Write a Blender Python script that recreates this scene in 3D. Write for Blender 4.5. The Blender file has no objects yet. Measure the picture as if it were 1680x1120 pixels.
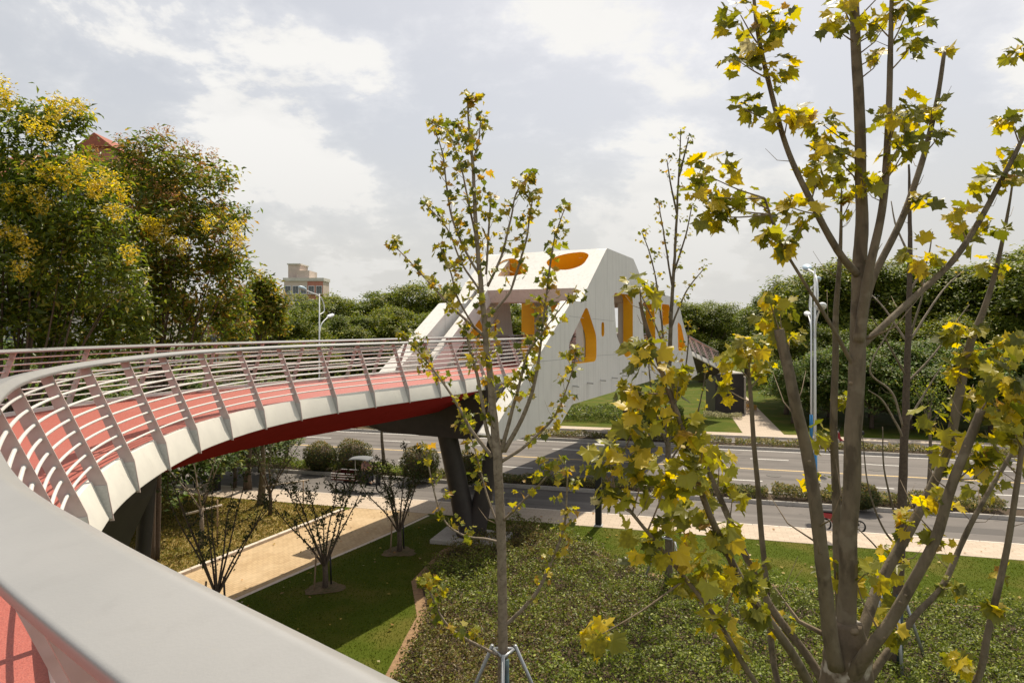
import bpy, bmesh, math, random
import numpy as np
from mathutils import Vector, Matrix, noise
from mathutils.geometry import tessellate_polygon

sc = bpy.context.scene
COL = sc.collection
R = math.radians

# ------------------------------------------------------------------ camera, sky, sun, exposure
EYE = 8.0
cam_d = bpy.data.cameras.new('camera')
cam = bpy.data.objects.new('camera', cam_d); COL.objects.link(cam)
cam.location = (0, 0, EYE); cam.rotation_euler = (R(90), 0, 0)
cam_d.lens = 24; cam_d.sensor_width = 36; cam_d.shift_y = -25 / 1680
cam_d.clip_start = 0.05; cam_d.clip_end = 6000
sc.camera = cam

SUN_EL, SUN_AZ = R(60), R(22)          # azimuth to the right of the view direction
SUN_DIR = Vector((math.sin(SUN_AZ) * math.cos(SUN_EL), math.cos(SUN_AZ) * math.cos(SUN_EL), math.sin(SUN_EL)))
w = bpy.data.worlds.new('World'); sc.world = w; w.use_nodes = True
nt = w.node_tree; nt.nodes.clear()
def wn(t, **k):
    n = nt.nodes.new(t)
    for a, b in k.items(): setattr(n, a, b)
    return n
out = wn('ShaderNodeOutputWorld'); mixs = wn('ShaderNodeMixShader')
bg = wn('ShaderNodeBackground'); bg.inputs[1].default_value = 0.108
sky = wn('ShaderNodeTexSky', sky_type='NISHITA', sun_disc=False)
sky.sun_elevation = SUN_EL; sky.sun_rotation = SUN_AZ; sky.air_density = 1.0; sky.dust_density = 5.0; sky.ozone_density = 1.0
bgc = wn('ShaderNodeBackground'); bgc.inputs[1].default_value = 0.82
tc = wn('ShaderNodeTexCoord'); sep = wn('ShaderNodeSeparateXYZ')
nt.links.new(tc.outputs['Generated'], sep.inputs[0])
def wm(op, a, b=None, c=None):
    n = wn('ShaderNodeMath', operation=op)
    for i, v in enumerate((a, b, c)):
        if v is None: continue
        if isinstance(v, (int, float)): n.inputs[i].default_value = v
        else: nt.links.new(v, n.inputs[i])
    return n.outputs[0]
den = wm('ADD', wm('MAXIMUM', sep.outputs[2], 0.0), 0.34)
cmb = wn('ShaderNodeCombineXYZ')
nt.links.new(wm('DIVIDE', sep.outputs[0], den), cmb.inputs[0])
nt.links.new(wm('DIVIDE', sep.outputs[1], den), cmb.inputs[1])
def wnoise(scale, detail, rough, off, dist=0.0):
    m = wn('ShaderNodeMapping'); m.inputs['Location'].default_value = off
    nt.links.new(cmb.outputs[0], m.inputs[0])
    n = wn('ShaderNodeTexNoise'); n.inputs['Scale'].default_value = scale; n.inputs['Detail'].default_value = detail
    n.inputs['Roughness'].default_value = rough; n.inputs['Distortion'].default_value = dist
    nt.links.new(m.outputs[0], n.inputs[0]); return n.outputs[0]
def wramp(x, lo, hi, a=0.0, b=1.0):
    n = wn('ShaderNodeMapRange', interpolation_type='SMOOTHSTEP')
    nt.links.new(x, n.inputs[0]); n.inputs[1].default_value = lo; n.inputs[2].default_value = hi
    n.inputs[3].default_value = a; n.inputs[4].default_value = b; return n.outputs[0]
big = wnoise(1.75, 12, 0.60, (0.9, 6.3, 0.0), 0.15)
thin = wnoise(0.7, 5, 0.5, (7.7, 4.2, 0.0))
mask = wm('MAXIMUM', wramp(big, 0.46, 0.57), wramp(thin, 0.25, 0.75, 0.58, 0.76))
shade = wnoise(2.6, 8, 0.55, (0.98, 6.22, 0.2))
ccol = wn('ShaderNodeMixRGB'); ccol.inputs[1].default_value = (0.775, 0.78, 0.785, 1); ccol.inputs[2].default_value = (1.0, 0.985, 0.955, 1)
nt.links.new(wramp(wm('MULTIPLY', wramp(big, 0.43, 0.60), wramp(shade, 0.28, 0.60, 0.45, 1.0)), 0.0, 0.8), ccol.inputs[0])
nt.links.new(ccol.outputs[0], bgc.inputs[0]); nt.links.new(sky.outputs[0], bg.inputs[0])
nt.links.new(mask, mixs.inputs[0]); nt.links.new(bg.outputs[0], mixs.inputs[1]); nt.links.new(bgc.outputs[0], mixs.inputs[2])
hz = wn('ShaderNodeBackground'); hz.inputs[0].default_value = (1.0, 0.985, 0.94, 1); hz.inputs[1].default_value = 0.63
mixh = wn('ShaderNodeMixShader'); nt.links.new(wramp(sep.outputs[2], 0.0, 0.30, 0.85, 0.0), mixh.inputs[0])
nt.links.new(mixs.outputs[0], mixh.inputs[1]); nt.links.new(hz.outputs[0], mixh.inputs[2])
nt.links.new(mixh.outputs[0], out.inputs[0])

sd = bpy.data.lights.new('sun', 'SUN'); sd.energy = 5.0; sd.angle = R(0.5); sd.color = (1.0, 0.89, 0.72)
so = bpy.data.objects.new('sun', sd); COL.objects.link(so)
so.rotation_euler = (-SUN_DIR).to_track_quat('-Z', 'Y').to_euler(); so.location = (30, 30, 60)

vs = sc.view_settings; vs.view_transform = 'Standard'; vs.look = 'None'; vs.gamma = 1.0; vs.exposure = 0.2; vs.use_curve_mapping = False
sc.cycles.max_bounces = 8; sc.cycles.transparent_max_bounces = 8; sc.cycles.diffuse_bounces = 3; sc.cycles.transmission_bounces = 4
sc.cycles.use_denoising = True

# ------------------------------------------------------------------ helpers
F = 1120.0
def at(x, y, d): return Vector(((x - 840) / F * d, d, EYE - (y - 535) / F * d))
def gr(x, y, z=0.0):
    d = F * (EYE - z) / (y - 535); return Vector(((x - 840) / F * d, d, z))

def tag(o, label=None, cat=None, group=None, kind=None):
    if label: o['label'] = label
    if cat: o['category'] = cat
    if group: o['group'] = group
    if kind: o['kind'] = kind
    return o
def empty(name, loc=(0, 0, 0), rz=0.0, parent=None):
    o = bpy.data.objects.new(name, None); COL.objects.link(o); o.location = loc; o.rotation_euler = (0, 0, rz)
    if parent: o.parent = parent
    return o
def link(name, me, parent=None, loc=None, rot=None, scale=None):
    o = bpy.data.objects.new(name, me); COL.objects.link(o)
    if parent: o.parent = parent
    if loc is not None: o.location = loc
    if rot is not None: o.rotation_euler = rot
    if scale is not None: o.scale = scale
    return o
def mesh(name, v, f, mats, smooth=False, mi=None):
    me = bpy.data.meshes.new(name); me.from_pydata([tuple(p) for p in v], [], f)
    for m in (mats if isinstance(mats, (list, tuple)) else [mats]): me.materials.append(m)
    if mi is not None: me.polygons.foreach_set('material_index', mi)
    if smooth: me.polygons.foreach_set('use_smooth', [True] * len(me.polygons))
    me.update(); return me
def obj(name, v, f, mats, parent=None, smooth=False, mi=None):
    return link(name, mesh(name, v, f, mats, smooth, mi), parent)
def copy_tree(o, parent=None):
    c = o.copy(); COL.objects.link(c); c.parent = parent
    for ch in o.children: copy_tree(ch, c)
    return c

class MB:
    def __init__(s): s.v = []; s.f = []; s.m = []
    def add(s, v, f, m=0):
        b = len(s.v); s.v += [tuple(p) for p in v]; s.f += [tuple(i + b for i in q) for q in f]; s.m += [m] * len(f); return s
    def box(s, c, d, rz=0.0, m=0, bev=0.0):
        x, y, z = d[0] / 2, d[1] / 2, d[2] / 2; cr, sr = math.cos(rz), math.sin(rz)
        if bev > 0:
            bb = min(bev, x * .9, y * .9, z * .9); P = []
            for zz, i in ((-z, bb), (-z + bb, 0), (z - bb, 0), (z, bb)):
                for (px, py) in ((-x + i, -y + i), (x - i, -y + i), (x - i, y - i), (-x + i, y - i)): P.append((px, py, zz))
            fs = [(3, 2, 1, 0), (12, 13, 14, 15)]
            for k in range(3):
                for j in range(4): a = k * 4 + j; b = k * 4 + (j + 1) % 4; fs.append((a, b, b + 4, a + 4))
        else:
            P = [(a, b, e) for e in (-z, z) for (a, b) in ((-x, -y), (x, -y), (x, y), (-x, y))]
            fs = [(3, 2, 1, 0), (4, 5, 6, 7), (0, 1, 5, 4), (1, 2, 6, 5), (2, 3, 7, 6), (3, 0, 4, 7)]
        return s.add([(c[0] + p[0] * cr - p[1] * sr, c[1] + p[0] * sr + p[1] * cr, c[2] + p[2]) for p in P], fs, m)
    def tube(s, pts, rad, n=8, m=0, cap=True):
        v, f = tube(pts, rad, n, cap); return s.add(v, f, m)
    def ellipsoid(s, c, r, nu=12, nv=8, m=0):
        v = [(c[0], c[1], c[2] - r[2])]
        for j in range(1, nv):
            a = -math.pi / 2 + math.pi * j / nv
            for i in range(nu):
                b = 2 * math.pi * i / nu; v.append((c[0] + r[0] * math.cos(a) * math.cos(b), c[1] + r[1] * math.cos(a) * math.sin(b), c[2] + r[2] * math.sin(a)))
        v.append((c[0], c[1], c[2] + r[2])); f = []
        for i in range(nu): f.append((0, 1 + (i + 1) % nu, 1 + i))
        for j in range(nv - 2):
            for i in range(nu): a = 1 + j * nu + i; b = 1 + j * nu + (i + 1) % nu; f.append((a, b, b + nu, a + nu))
        t = len(v) - 1; b0 = 1 + (nv - 2) * nu
        for i in range(nu): f.append((b0 + i, b0 + (i + 1) % nu, t))
        return s.add(v, f, m)
    def build(s, name, mats, parent=None, smooth=False):
        return obj(name, s.v, s.f, mats, parent, smooth, s.m)

def tube(pts, rad, n=8, cap=True):
    pts = [Vector(p) for p in pts]; N = len(pts)
    rad = [rad] * N if isinstance(rad, (int, float)) else rad
    v, f = [], []; ref = None
    for i, p in enumerate(pts):
        t = (pts[min(i + 1, N - 1)] - pts[max(i - 1, 0)]).normalized()
        if ref is None: ref = t.orthogonal().normalized()
        ref = ref - t * ref.dot(t)
        ref = ref.normalized() if ref.length > 1e-6 else t.orthogonal().normalized()
        bn = t.cross(ref)
        for k in range(n):
            a = 2 * math.pi * k / n; v.append(p + (ref * math.cos(a) + bn * math.sin(a)) * rad[i])
    for i in range(N - 1):
        for k in range(n): a = i * n + k; b = i * n + (k + 1) % n; f.append((a, b, b + n, a + n))
    if cap: f.append(tuple(range(n - 1, -1, -1))); f.append(tuple((N - 1) * n + k for k in range(n)))
    return v, f
def catmull(pts, sub=6):
    P = [Vector(p) for p in pts]
    if len(P) < 3: return P
    P = [P[0] * 2 - P[1]] + P + [P[-1] * 2 - P[-2]]; o = []
    for i in range(1, len(P) - 2):
        for k in range(sub):
            t = k / sub; a, b, c, d = P[i - 1:i + 3]
            o.append(0.5 * ((2 * b) + (c - a) * t + (2 * a - 5 * b + 4 * c - d) * t * t + (3 * b - a - 3 * c + d) * t ** 3))
    o.append(P[-2]); return o
def lerp_list(vals, n):
    return list(np.interp(np.linspace(0, len(vals) - 1, n), range(len(vals)), vals))

# ------------------------------------------------------------------ materials
def mat(name, col, rough=0.7, col2=None, scale=5.0, detail=5, bump=0.0, bscale=40.0, spec=0.35, metal=0.0, ramp=(0.35, 0.65), stretch=None, coord='Object', bdist=0.01):
    m = bpy.data.materials.new(name); m.use_nodes = True; t = m.node_tree; b = t.nodes['Principled BSDF']
    b.inputs['Roughness'].default_value = rough; b.inputs['Metallic'].default_value = metal; b.inputs['Specular IOR Level'].default_value = spec
    b.inputs['Base Color'].default_value = (*col, 1)
    cc = t.nodes.new('ShaderNodeTexCoord'); src = cc.outputs[coord]
    if stretch:
        mp = t.nodes.new('ShaderNodeMapping'); mp.inputs['Scale'].default_value = stretch; t.links.new(src, mp.inputs[0]); src = mp.outputs[0]
    if col2 is not None:
        n = t.nodes.new('ShaderNodeTexNoise'); n.inputs['Scale'].default_value = scale; n.inputs['Detail'].default_value = detail; n.inputs['Roughness'].default_value = 0.62
        t.links.new(src, n.inputs[0]); r = t.nodes.new('ShaderNodeValToRGB'); r.color_ramp.elements[0].position = ramp[0]; r.color_ramp.elements[1].position = ramp[1]
        r.color_ramp.elements[0].color = (*col, 1); r.color_ramp.elements[1].color = (*col2, 1)
        t.links.new(n.outputs[0], r.inputs[0]); t.links.new(r.outputs[0], b.inputs['Base Color'])
    if bump > 0:
        n2 = t.nodes.new('ShaderNodeTexNoise'); n2.inputs['Scale'].default_value = bscale; n2.inputs['Detail'].default_value = 4
        t.links.new(cc.outputs[coord], n2.inputs[0]); bp = t.nodes.new('ShaderNodeBump'); bp.inputs['Strength'].default_value = bump; bp.inputs['Distance'].default_value = bdist
        t.links.new(n2.outputs[0], bp.inputs['Height']); t.links.new(bp.outputs[0], b.inputs['Normal'])
    return m
def mix_layer(m, col, scale, lo, hi, detail=4, stretch=None, coord='Object', fac=1.0, rz=0.0):
    """lay another noise-shaped stain of colour over a material's base colour"""
    t = m.node_tree; b = t.nodes['Principled BSDF']; s = b.inputs['Base Color']
    mx = t.nodes.new('ShaderNodeMixRGB'); mx.inputs[2].default_value = (*col, 1)
    if s.is_linked: t.links.new(s.links[0].from_socket, mx.inputs[1])
    else: mx.inputs[1].default_value = s.default_value
    cc = t.nodes.new('ShaderNodeTexCoord'); src = cc.outputs[coord]
    if rz:
        mr_ = t.nodes.new('ShaderNodeMapping'); mr_.inputs['Rotation'].default_value = (0, 0, rz); t.links.new(src, mr_.inputs[0]); src = mr_.outputs[0]
    if stretch:
        mp = t.nodes.new('ShaderNodeMapping'); mp.inputs['Scale'].default_value = stretch; t.links.new(src, mp.inputs[0]); src = mp.outputs[0]
    n = t.nodes.new('ShaderNodeTexNoise'); n.inputs['Scale'].default_value = scale; n.inputs['Detail'].default_value = detail
    t.links.new(src, n.inputs[0]); mr = t.nodes.new('ShaderNodeMapRange'); mr.inputs[1].default_value = lo; mr.inputs[2].default_value = hi; mr.inputs[4].default_value = fac
    t.links.new(n.outputs[0], mr.inputs[0]); t.links.new(mr.outputs[0], mx.inputs[0]); t.links.new(mx.outputs[0], s); return m
def brick_mat(name, c1, c2, mortar, sx, sy, rz, rough=0.85):
    m = mat(name, c1, rough); t = m.node_tree; b = t.nodes['Principled BSDF']
    cc = t.nodes.new('ShaderNodeTexCoord'); mp = t.nodes.new('ShaderNodeMapping'); mp.inputs['Rotation'].default_value = (0, 0, rz)
    t.links.new(cc.outputs['Object'], mp.inputs[0]); br = t.nodes.new('ShaderNodeTexBrick')
    br.inputs['Scale'].default_value = 1.0; br.inputs['Brick Width'].default_value = sx; br.inputs['Row Height'].default_value = sy; br.inputs['Mortar Size'].default_value = 0.008
    br.inputs['Color1'].default_value = (*c1, 1); br.inputs['Color2'].default_value = (*c2, 1); br.inputs['Mortar'].default_value = (*mortar, 1); br.inputs['Bias'].default_value = -0.2
    t.links.new(mp.outputs[0], br.inputs[0]); t.links.new(br.outputs[0], b.inputs['Base Color']); return m
def leaf_mat(name, trans=0.5, attr='Col', ramp=None, rough=0.55, gain=1.0, tgain=1.6):
    m = bpy.data.materials.new(name); m.use_nodes = True; t = m.node_tree; t.nodes.clear()
    o = t.nodes.new('ShaderNodeOutputMaterial'); b = t.nodes.new('ShaderNodeBsdfPrincipled'); tr = t.nodes.new('ShaderNodeBsdfTranslucent'); mx = t.nodes.new('ShaderNodeMixShader')
    b.inputs['Roughness'].default_value = rough; b.inputs['Specular IOR Level'].default_value = 0.35; mx.inputs[0].default_value = trans
    if ramp:
        oi = t.nodes.new('ShaderNodeObjectInfo'); r = t.nodes.new('ShaderNodeValToRGB'); els = r.color_ramp.elements
        while len(els) < len(ramp): els.new(0.5)
        for e, (p, c) in zip(els, ramp): e.position = p; e.color = (*c, 1)
        t.links.new(oi.outputs['Random'], r.inputs[0]); csrc = r.outputs[0]
        cc = t.nodes.new('ShaderNodeTexCoord'); n = t.nodes.new('ShaderNodeTexNoise'); n.inputs['Scale'].default_value = 6.0; t.links.new(cc.outputs['Object'], n.inputs[0])
        hs = t.nodes.new('ShaderNodeHueSaturation'); mr = t.nodes.new('ShaderNodeMapRange'); mr.inputs[1].default_value = .3; mr.inputs[2].default_value = .7; mr.inputs[3].default_value = .65; mr.inputs[4].default_value = 1.3
        t.links.new(n.outputs[0], mr.inputs[0]); t.links.new(mr.outputs[0], hs.inputs['Value']); t.links.new(csrc, hs.inputs['Color']); csrc = hs.outputs[0]
    else:
        a = t.nodes.new('ShaderNodeAttribute'); a.attribute_name = attr; csrc = a.outputs['Color']
    t.links.new(csrc, b.inputs['Base Color'])
    h2 = t.nodes.new('ShaderNodeHueSaturation'); h2.inputs['Value'].default_value = tgain; h2.inputs['Saturation'].default_value = 1.08; t.links.new(csrc, h2.inputs['Color'])
    t.links.new(h2.outputs[0], tr.inputs[0])
    t.links.new(mx.outputs[0], o.inputs[0]); t.links.new(b.outputs[0], mx.inputs[1]); t.links.new(tr.outputs[0], mx.inputs[2]); return m

M = {}
M['silver'] = mat('silver_paint', (0.265, 0.265, 0.262), 0.36, (0.285, 0.284, 0.28), 3.0, bump=0.05, bscale=160, spec=0.5)
mix_layer(M['silver'], (0.17, 0.165, 0.155), 14.0, 0.56, 0.75, 6, stretch=(1, 1, 1), fac=0.12)
mix_layer(M['silver'], (0.29, 0.285, 0.27), 45.0, 0.66, 0.72, 3, fac=0.5)
M['post'] = mat('post_paint', (0.50, 0.405, 0.38), 0.5, (0.44, 0.355, 0.335), 6.0, spec=0.35)
M['bar'] = mat('bar_steel', (0.66, 0.65, 0.63), 0.35, spec=0.5)
M['galv'] = mat('galvanised_bracket', (0.40, 0.40, 0.39), 0.5, (0.48, 0.48, 0.47), 30.0)
M['fascia'] = mix_layer(mat('fascia_white', (0.70, 0.68, 0.62), 0.55, (0.64, 0.62, 0.57), 2.5, bump=0.03, bscale=20), (0.45, 0.43, 0.38), 9.0, 0.62, 0.78, fac=0.35)
M['deck'] = mix_layer(mat('red_deck', (0.30, 0.055, 0.040), 0.5, (0.42, 0.11, 0.078), 120.0, 3, bump=0.9, bscale=110, bdist=0.006, spec=0.7), (0.38, 0.12, 0.09), 1.2, 0.45, 0.75, fac=0.4)
mix_layer(M['deck'], (0.11, 0.022, 0.02), 90.0, 0.56, 0.72, fac=0.7)
M['soffit'] = mat('red_soffit', (0.44, 0.046, 0.055), 0.9, (0.39, 0.04, 0.047), 3.0, spec=0.0)
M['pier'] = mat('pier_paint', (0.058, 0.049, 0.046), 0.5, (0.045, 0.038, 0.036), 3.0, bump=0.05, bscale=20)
M['concrete'] = mix_layer(mat('portal_render', (0.69, 0.68, 0.645), 0.6, (0.73, 0.72, 0.685), 1.3, bump=0.04, bscale=30), (0.54, 0.53, 0.50), 3.0, 0.50, 0.74, stretch=(2.6, 2.6, 0.10), fac=0.6)
mix_layer(M['concrete'], (0.48, 0.47, 0.445), 0.6, 0.6, 0.85, fac=0.3)
M['yellow'] = mat('yellow_reveal', (0.85, 0.43, 0.012), 0.5, (0.80, 0.39, 0.01), 2.0)
M['asphalt'] = mix_layer(mat('asphalt', (0.122, 0.110, 0.102), 0.85, (0.158, 0.143, 0.133), 60.0, 4, bump=0.3, bscale=150, bdist=0.004), (0.095, 0.086, 0.080), 0.35, 0.48, 0.7, fac=0.7)
mix_layer(M['asphalt'], (0.185, 0.168, 0.155), 0.9, 0.55, 0.75, stretch=(0.25, 1.4, 1), fac=0.5)
M['white_line'] = mat('white_line_paint', (0.68, 0.67, 0.64), 0.7, (0.42, 0.41, 0.39), 14.0, ramp=(0.45, 0.75))
M['yellow_line'] = mat('yellow_line_paint', (0.66, 0.47, 0.20), 0.7, (0.48, 0.36, 0.20), 14.0, ramp=(0.45, 0.75))
UANG = math.atan2(-0.267, 0.9637)
mix_layer(M['asphalt'], (0.085, 0.077, 0.072), 1.0, 0.50, 0.66, 3, stretch=(0.03, 1.1, 1), fac=0.75, rz=-UANG)
mix_layer(M['asphalt'], (0.07, 0.062, 0.058), 1.7, 0.63, 0.68, 5, fac=0.6)
mix_layer(M['paver'] if 'paver' in M else M['asphalt'], (0.20, 0.185, 0.172), 1.0, 0.55, 0.7, 3, stretch=(0.04, 1.6, 1), fac=0.4, rz=-UANG)
M['paver'] = brick_mat('sidewalk_pavers', (0.46, 0.38, 0.30), (0.39, 0.32, 0.25), (0.28, 0.23, 0.18), 0.40, 0.20, -UANG)
M['path'] = mix_layer(brick_mat('path_bricks', (0.47, 0.345, 0.20), (0.38, 0.27, 0.15), (0.27, 0.19, 0.105), 0.24, 0.12, -1.13), (0.54, 0.42, 0.27), 0.8, 0.45, 0.7, fac=0.5)
M['kerb'] = mat('kerb_stone', (0.46, 0.43, 0.39), 0.8, (0.36, 0.34, 0.31), 8.0, bump=0.1)
M['kerb_pale'] = mat('pale_kerb_stone', (0.62, 0.55, 0.47), 0.8, (0.52, 0.45, 0.38), 6.0, bump=0.1)
M['lawn'] = mix_layer(mat('lawn_turf', (0.050, 0.074, 0.006), 0.9, (0.072, 0.095, 0.008), 18.0, 6, bump=0.6, bscale=90, bdist=0.03), (0.15, 0.12, 0.03), 0.55, 0.46, 0.72, fac=0.65)
M['lawn'].node_tree.nodes['Principled BSDF'].inputs['Specular IOR Level'].default_value = 0.08
M['dry_lawn'] = mix_layer(mat('dry_turf', (0.21, 0.165, 0.05), 0.95, (0.32, 0.23, 0.085), 9.0, 6, bump=0.6, bscale=70, bdist=0.04), (0.11, 0.125, 0.025), 0.6, 0.48, 0.68, fac=0.7)
M['soil'] = mat('soil', (0.045, 0.03, 0.018), 0.95, (0.08, 0.055, 0.032), 12.0, bump=0.5, bscale=40, bdist=0.03)
M['mulch'] = mat('mulch_edge', (0.30, 0.19, 0.10), 0.95, (0.20, 0.125, 0.07), 12.0, bump=0.5, bscale=50, bdist=0.02)
M['pit_soil'] = mat('pit_soil', (0.16, 0.105, 0.06), 0.95, (0.075, 0.07, 0.025), 9.0, bump=0.6, bscale=45, bdist=0.03)
M['terrain'] = mat('far_ground', (0.06, 0.09, 0.025), 0.95, (0.10, 0.10, 0.04), 0.3)
M['bark'] = mix_layer(mat('plane_bark', (0.115, 0.092, 0.062), 0.85, (0.18, 0.145, 0.10), 9.0, 8, bump=0.6, bscale=45, bdist=0.008, stretch=(1, 1, 0.45)), (0.07, 0.054, 0.036), 14.0, 0.52, 0.64, stretch=(1, 1, 0.4), fac=0.75)
mix_layer(M['bark'], (0.22, 0.185, 0.135), 6.0, 0.58, 0.66, fac=0.6)
M['bark_pale'] = mix_layer(mat('pale_plane_bark', (0.30, 0.25, 0.195), 0.8, (0.20, 0.16, 0.12), 9.0, 6, bump=0.3, bscale=40, bdist=0.006), (0.15, 0.115, 0.085), 12.0, 0.54, 0.66, fac=0.8)
M['bark_mottled'] = mix_layer(mat('mottled_stump_bark', (0.11, 0.085, 0.06), 0.9, (0.17, 0.13, 0.09), 11.0, 6, bump=0.6, bscale=25, bdist=0.012), (0.46, 0.42, 0.36), 5.5, 0.56, 0.62, fac=0.8)
M['bark_dark'] = mat('dark_bark', (0.075, 0.055, 0.04), 0.9, (0.12, 0.09, 0.065), 20.0, bump=0.4, bscale=40)
M['twig'] = mat('twig', (0.17, 0.125, 0.08), 0.8, (0.24, 0.19, 0.13), 20.0)
M['leaf'] = leaf_mat('foliage', 0.45, rough=0.4, tgain=1.8)
M['cover_leaf'] = leaf_mat('cover_leaf', 0.3, rough=0.42, tgain=1.6)
for n_ in M['cover_leaf'].node_tree.nodes:
    if n_.type == 'BSDF_PRINCIPLED': n_.inputs['Specular IOR Level'].default_value = 0.2
M['leaf_dark'] = leaf_mat('dense_foliage', 0.36, tgain=1.6)
PLANE_RAMP = [(0.0, (0.095, 0.105, 0.012)), (0.22, (0.17, 0.17, 0.018)), (0.42, (0.34, 0.30, 0.028)), (0.62, (0.50, 0.38, 0.030)), (0.86, (0.30, 0.29, 0.03)), (0.93, (0.42, 0.25, 0.03)), (0.96, (0.28, 0.16, 0.05)), (1.0, (0.52, 0.48, 0.28))]
M['plane_leaf'] = leaf_mat('plane_leaf', 0.58, ramp=PLANE_RAMP, tgain=1.7)
CENTRE_RAMP = [(0.0, (0.09, 0.11, 0.014)), (0.3, (0.20, 0.215, 0.025)), (0.6, (0.34, 0.30, 0.03)), (0.88, (0.38, 0.30, 0.035)), (0.96, (0.38, 0.23, 0.04)), (1.0, (0.46, 0.44, 0.26))]
M['plane_leaf_green'] = leaf_mat('greener_plane_leaf', 0.56, ramp=CENTRE_RAMP, tgain=1.8)
M['steel'] = mat('tree_brace_steel', (0.36, 0.38, 0.40), 0.4, metal=0.6)
M['stake'] = mat('dark_stake', (0.035, 0.05, 0.06), 0.6, (0.05, 0.09, 0.10), 6.0)
M['wood'] = mat('wood_pole', (0.30, 0.21, 0.13), 0.85, (0.22, 0.15, 0.09), 20.0)
M['black'] = mat('black_metal', (0.018, 0.018, 0.02), 0.5)
M['lamp_white'] = mat('lamp_white', (0.72, 0.74, 0.76), 0.4)
M['lamp_grey'] = mat('lamp_lens_grey', (0.42, 0.40, 0.37), 0.4)
M['lamp_blue'] = mat('lamp_blue', (0.03, 0.16, 0.36), 0.5, (0.04, 0.20, 0.42), 4.0)
M['lamp_pale'] = mat('lamp_pale_blue', (0.50, 0.62, 0.72), 0.35)
M['rubber'] = mat('rubber', (0.02, 0.02, 0.02), 0.8)
M['red_paint'] = mat('red_vehicle_paint', (0.33, 0.02, 0.03), 0.3, (0.26, 0.018, 0.025), 4.0, spec=0.5)
M['trike_red'] = mat('dark_red_paint', (0.07, 0.016, 0.014), 0.5)
M['glass'] = mat('window_glass', (0.05, 0.06, 0.07), 0.12, (0.10, 0.115, 0.13), 0.6, spec=0.6)
M['wall_white'] = mat('white_wall', (0.60, 0.58, 0.54), 0.85, (0.52, 0.50, 0.46), 0.8)
M['wall_cream'] = mat('cream_wall', (0.56, 0.47, 0.41), 0.85, (0.50, 0.42, 0.36), 0.8)
M['wall_red'] = mat('red_wall', (0.46, 0.20, 0.155), 0.85, (0.40, 0.17, 0.13), 0.8)
M['roof_red'] = mat('red_roof', (0.33, 0.11, 0.07), 0.85, (0.27, 0.09, 0.06), 2.0)
M['skin'] = mat('skin', (0.42, 0.25, 0.17), 0.6)
M['shirt'] = mat('shirt', (0.42, 0.26, 0.25), 0.9)
M['trousers'] = mat('trousers', (0.05, 0.055, 0.07), 0.9)
M['hair'] = mat('hair', (0.015, 0.012, 0.01), 0.7)
M['cloth'] = mat('canopy_cloth', (0.15, 0.16, 0.17), 0.8)

# ------------------------------------------------------------------ ground, roads, pavements
U2 = Vector((0.9637, -0.267)); V2 = Vector((0.267, 0.9637))
def road_pt(p, q, z=0.0): return Vector((U2.x * p + V2.x * q, U2.y * p + V2.y * q, z))
def strip(name, q0, q1, z, m, p0=-400, p1=400, bottom=None, kind='structure'):
    v = [road_pt(p0, q0, z), road_pt(p1, q0, z), road_pt(p1, q1, z), road_pt(p0, q1, z)]; f = [(0, 1, 2, 3)]
    if bottom is not None:
        v += [Vector((a.x, a.y, bottom)) for a in v]; f += [(0, 4, 5, 1), (1, 5, 6, 2), (2, 6, 7, 3), (3, 7, 4, 0)]
    o = obj(name, v, f, m)
    if kind: o['kind'] = kind
    return o
g = obj('ground', [(-2500, -400, -.2), (2500, -400, -.2), (2500, 4000, -.2), (-2500, 4000, -.2)], [(0, 1, 2, 3)], M['terrain']); g['kind'] = 'structure'
strip('near_lane_road', 29.2, 33.1, -0.12, M['asphalt'])
main_road = strip('main_road', 34.8, 47.6, -0.12, M['asphalt'])
strip('far_lane_road', 49.3, 52.4, -0.12, M['asphalt'])
strip('lawn', -120, 27.15, 0.0, M['lawn'], bottom=-0.2)
strip('sidewalk', 27.15, 29.06, 0.012, M['paver'], bottom=-0.2)
strip('median', 33.24, 34.66, 0.0, M['soil'], bottom=-0.2)
strip('far_median', 47.76, 49.14, 0.0, M['soil'], bottom=-0.2)
strip('far_sidewalk', 52.55, 53.9, 0.012, M['paver'], bottom=-0.2)
strip('far_lawn', 53.9, 150, 0.0, M['lawn'], bottom=-0.2)
def poly(name, pts, z, m, kind='structure'):
    tri = tessellate_polygon([[Vector((p.x, p.y, 0)) for p in pts]])
    o = obj(name, [(p.x, p.y, z) for p in pts], [t for t in tri], m)
    if kind: o['kind'] = kind
    return o
# kerbs: single stones
def kerb_row(name, q, p0, p1, L, wdt, z0, z1, m):
    me = None; root = empty(name, (0, 0, 0)); root['kind'] = 'structure'
    mb = MB().box((0, 0, (z0 + z1) / 2), (L - 0.012, wdt, z1 - z0), bev=0.015); me = mesh('kerb_stone', mb.v, mb.f, m)
    k = p0
    while k < p1:
        a = road_pt(k + L / 2, q); link('kerb_stone', me, root, (a.x, a.y, 0), (0, 0, UANG)); k += L
kerb_row('sidewalk_kerb', 29.13, -34, 26, 1.0, 0.13, -0.13, 0.02, M['kerb_pale'])
kerb_row('median_kerb', 33.17, -34, 28, 1.0, 0.13, -0.13, 0.06, M['kerb'])
strip('median_back_kerb', 34.66, 34.80, 0.06, M['kerb'], bottom=-0.2)
strip('far_median_kerb', 47.6, 47.76, 0.06, M['kerb'], bottom=-0.2)
strip('far_median_back_kerb', 49.14, 49.3, 0.06, M['kerb'], bottom=-0.2)
strip('far_sidewalk_kerb', 52.4, 52.55, 0.04, M['kerb_pale'], bottom=-0.2)
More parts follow.
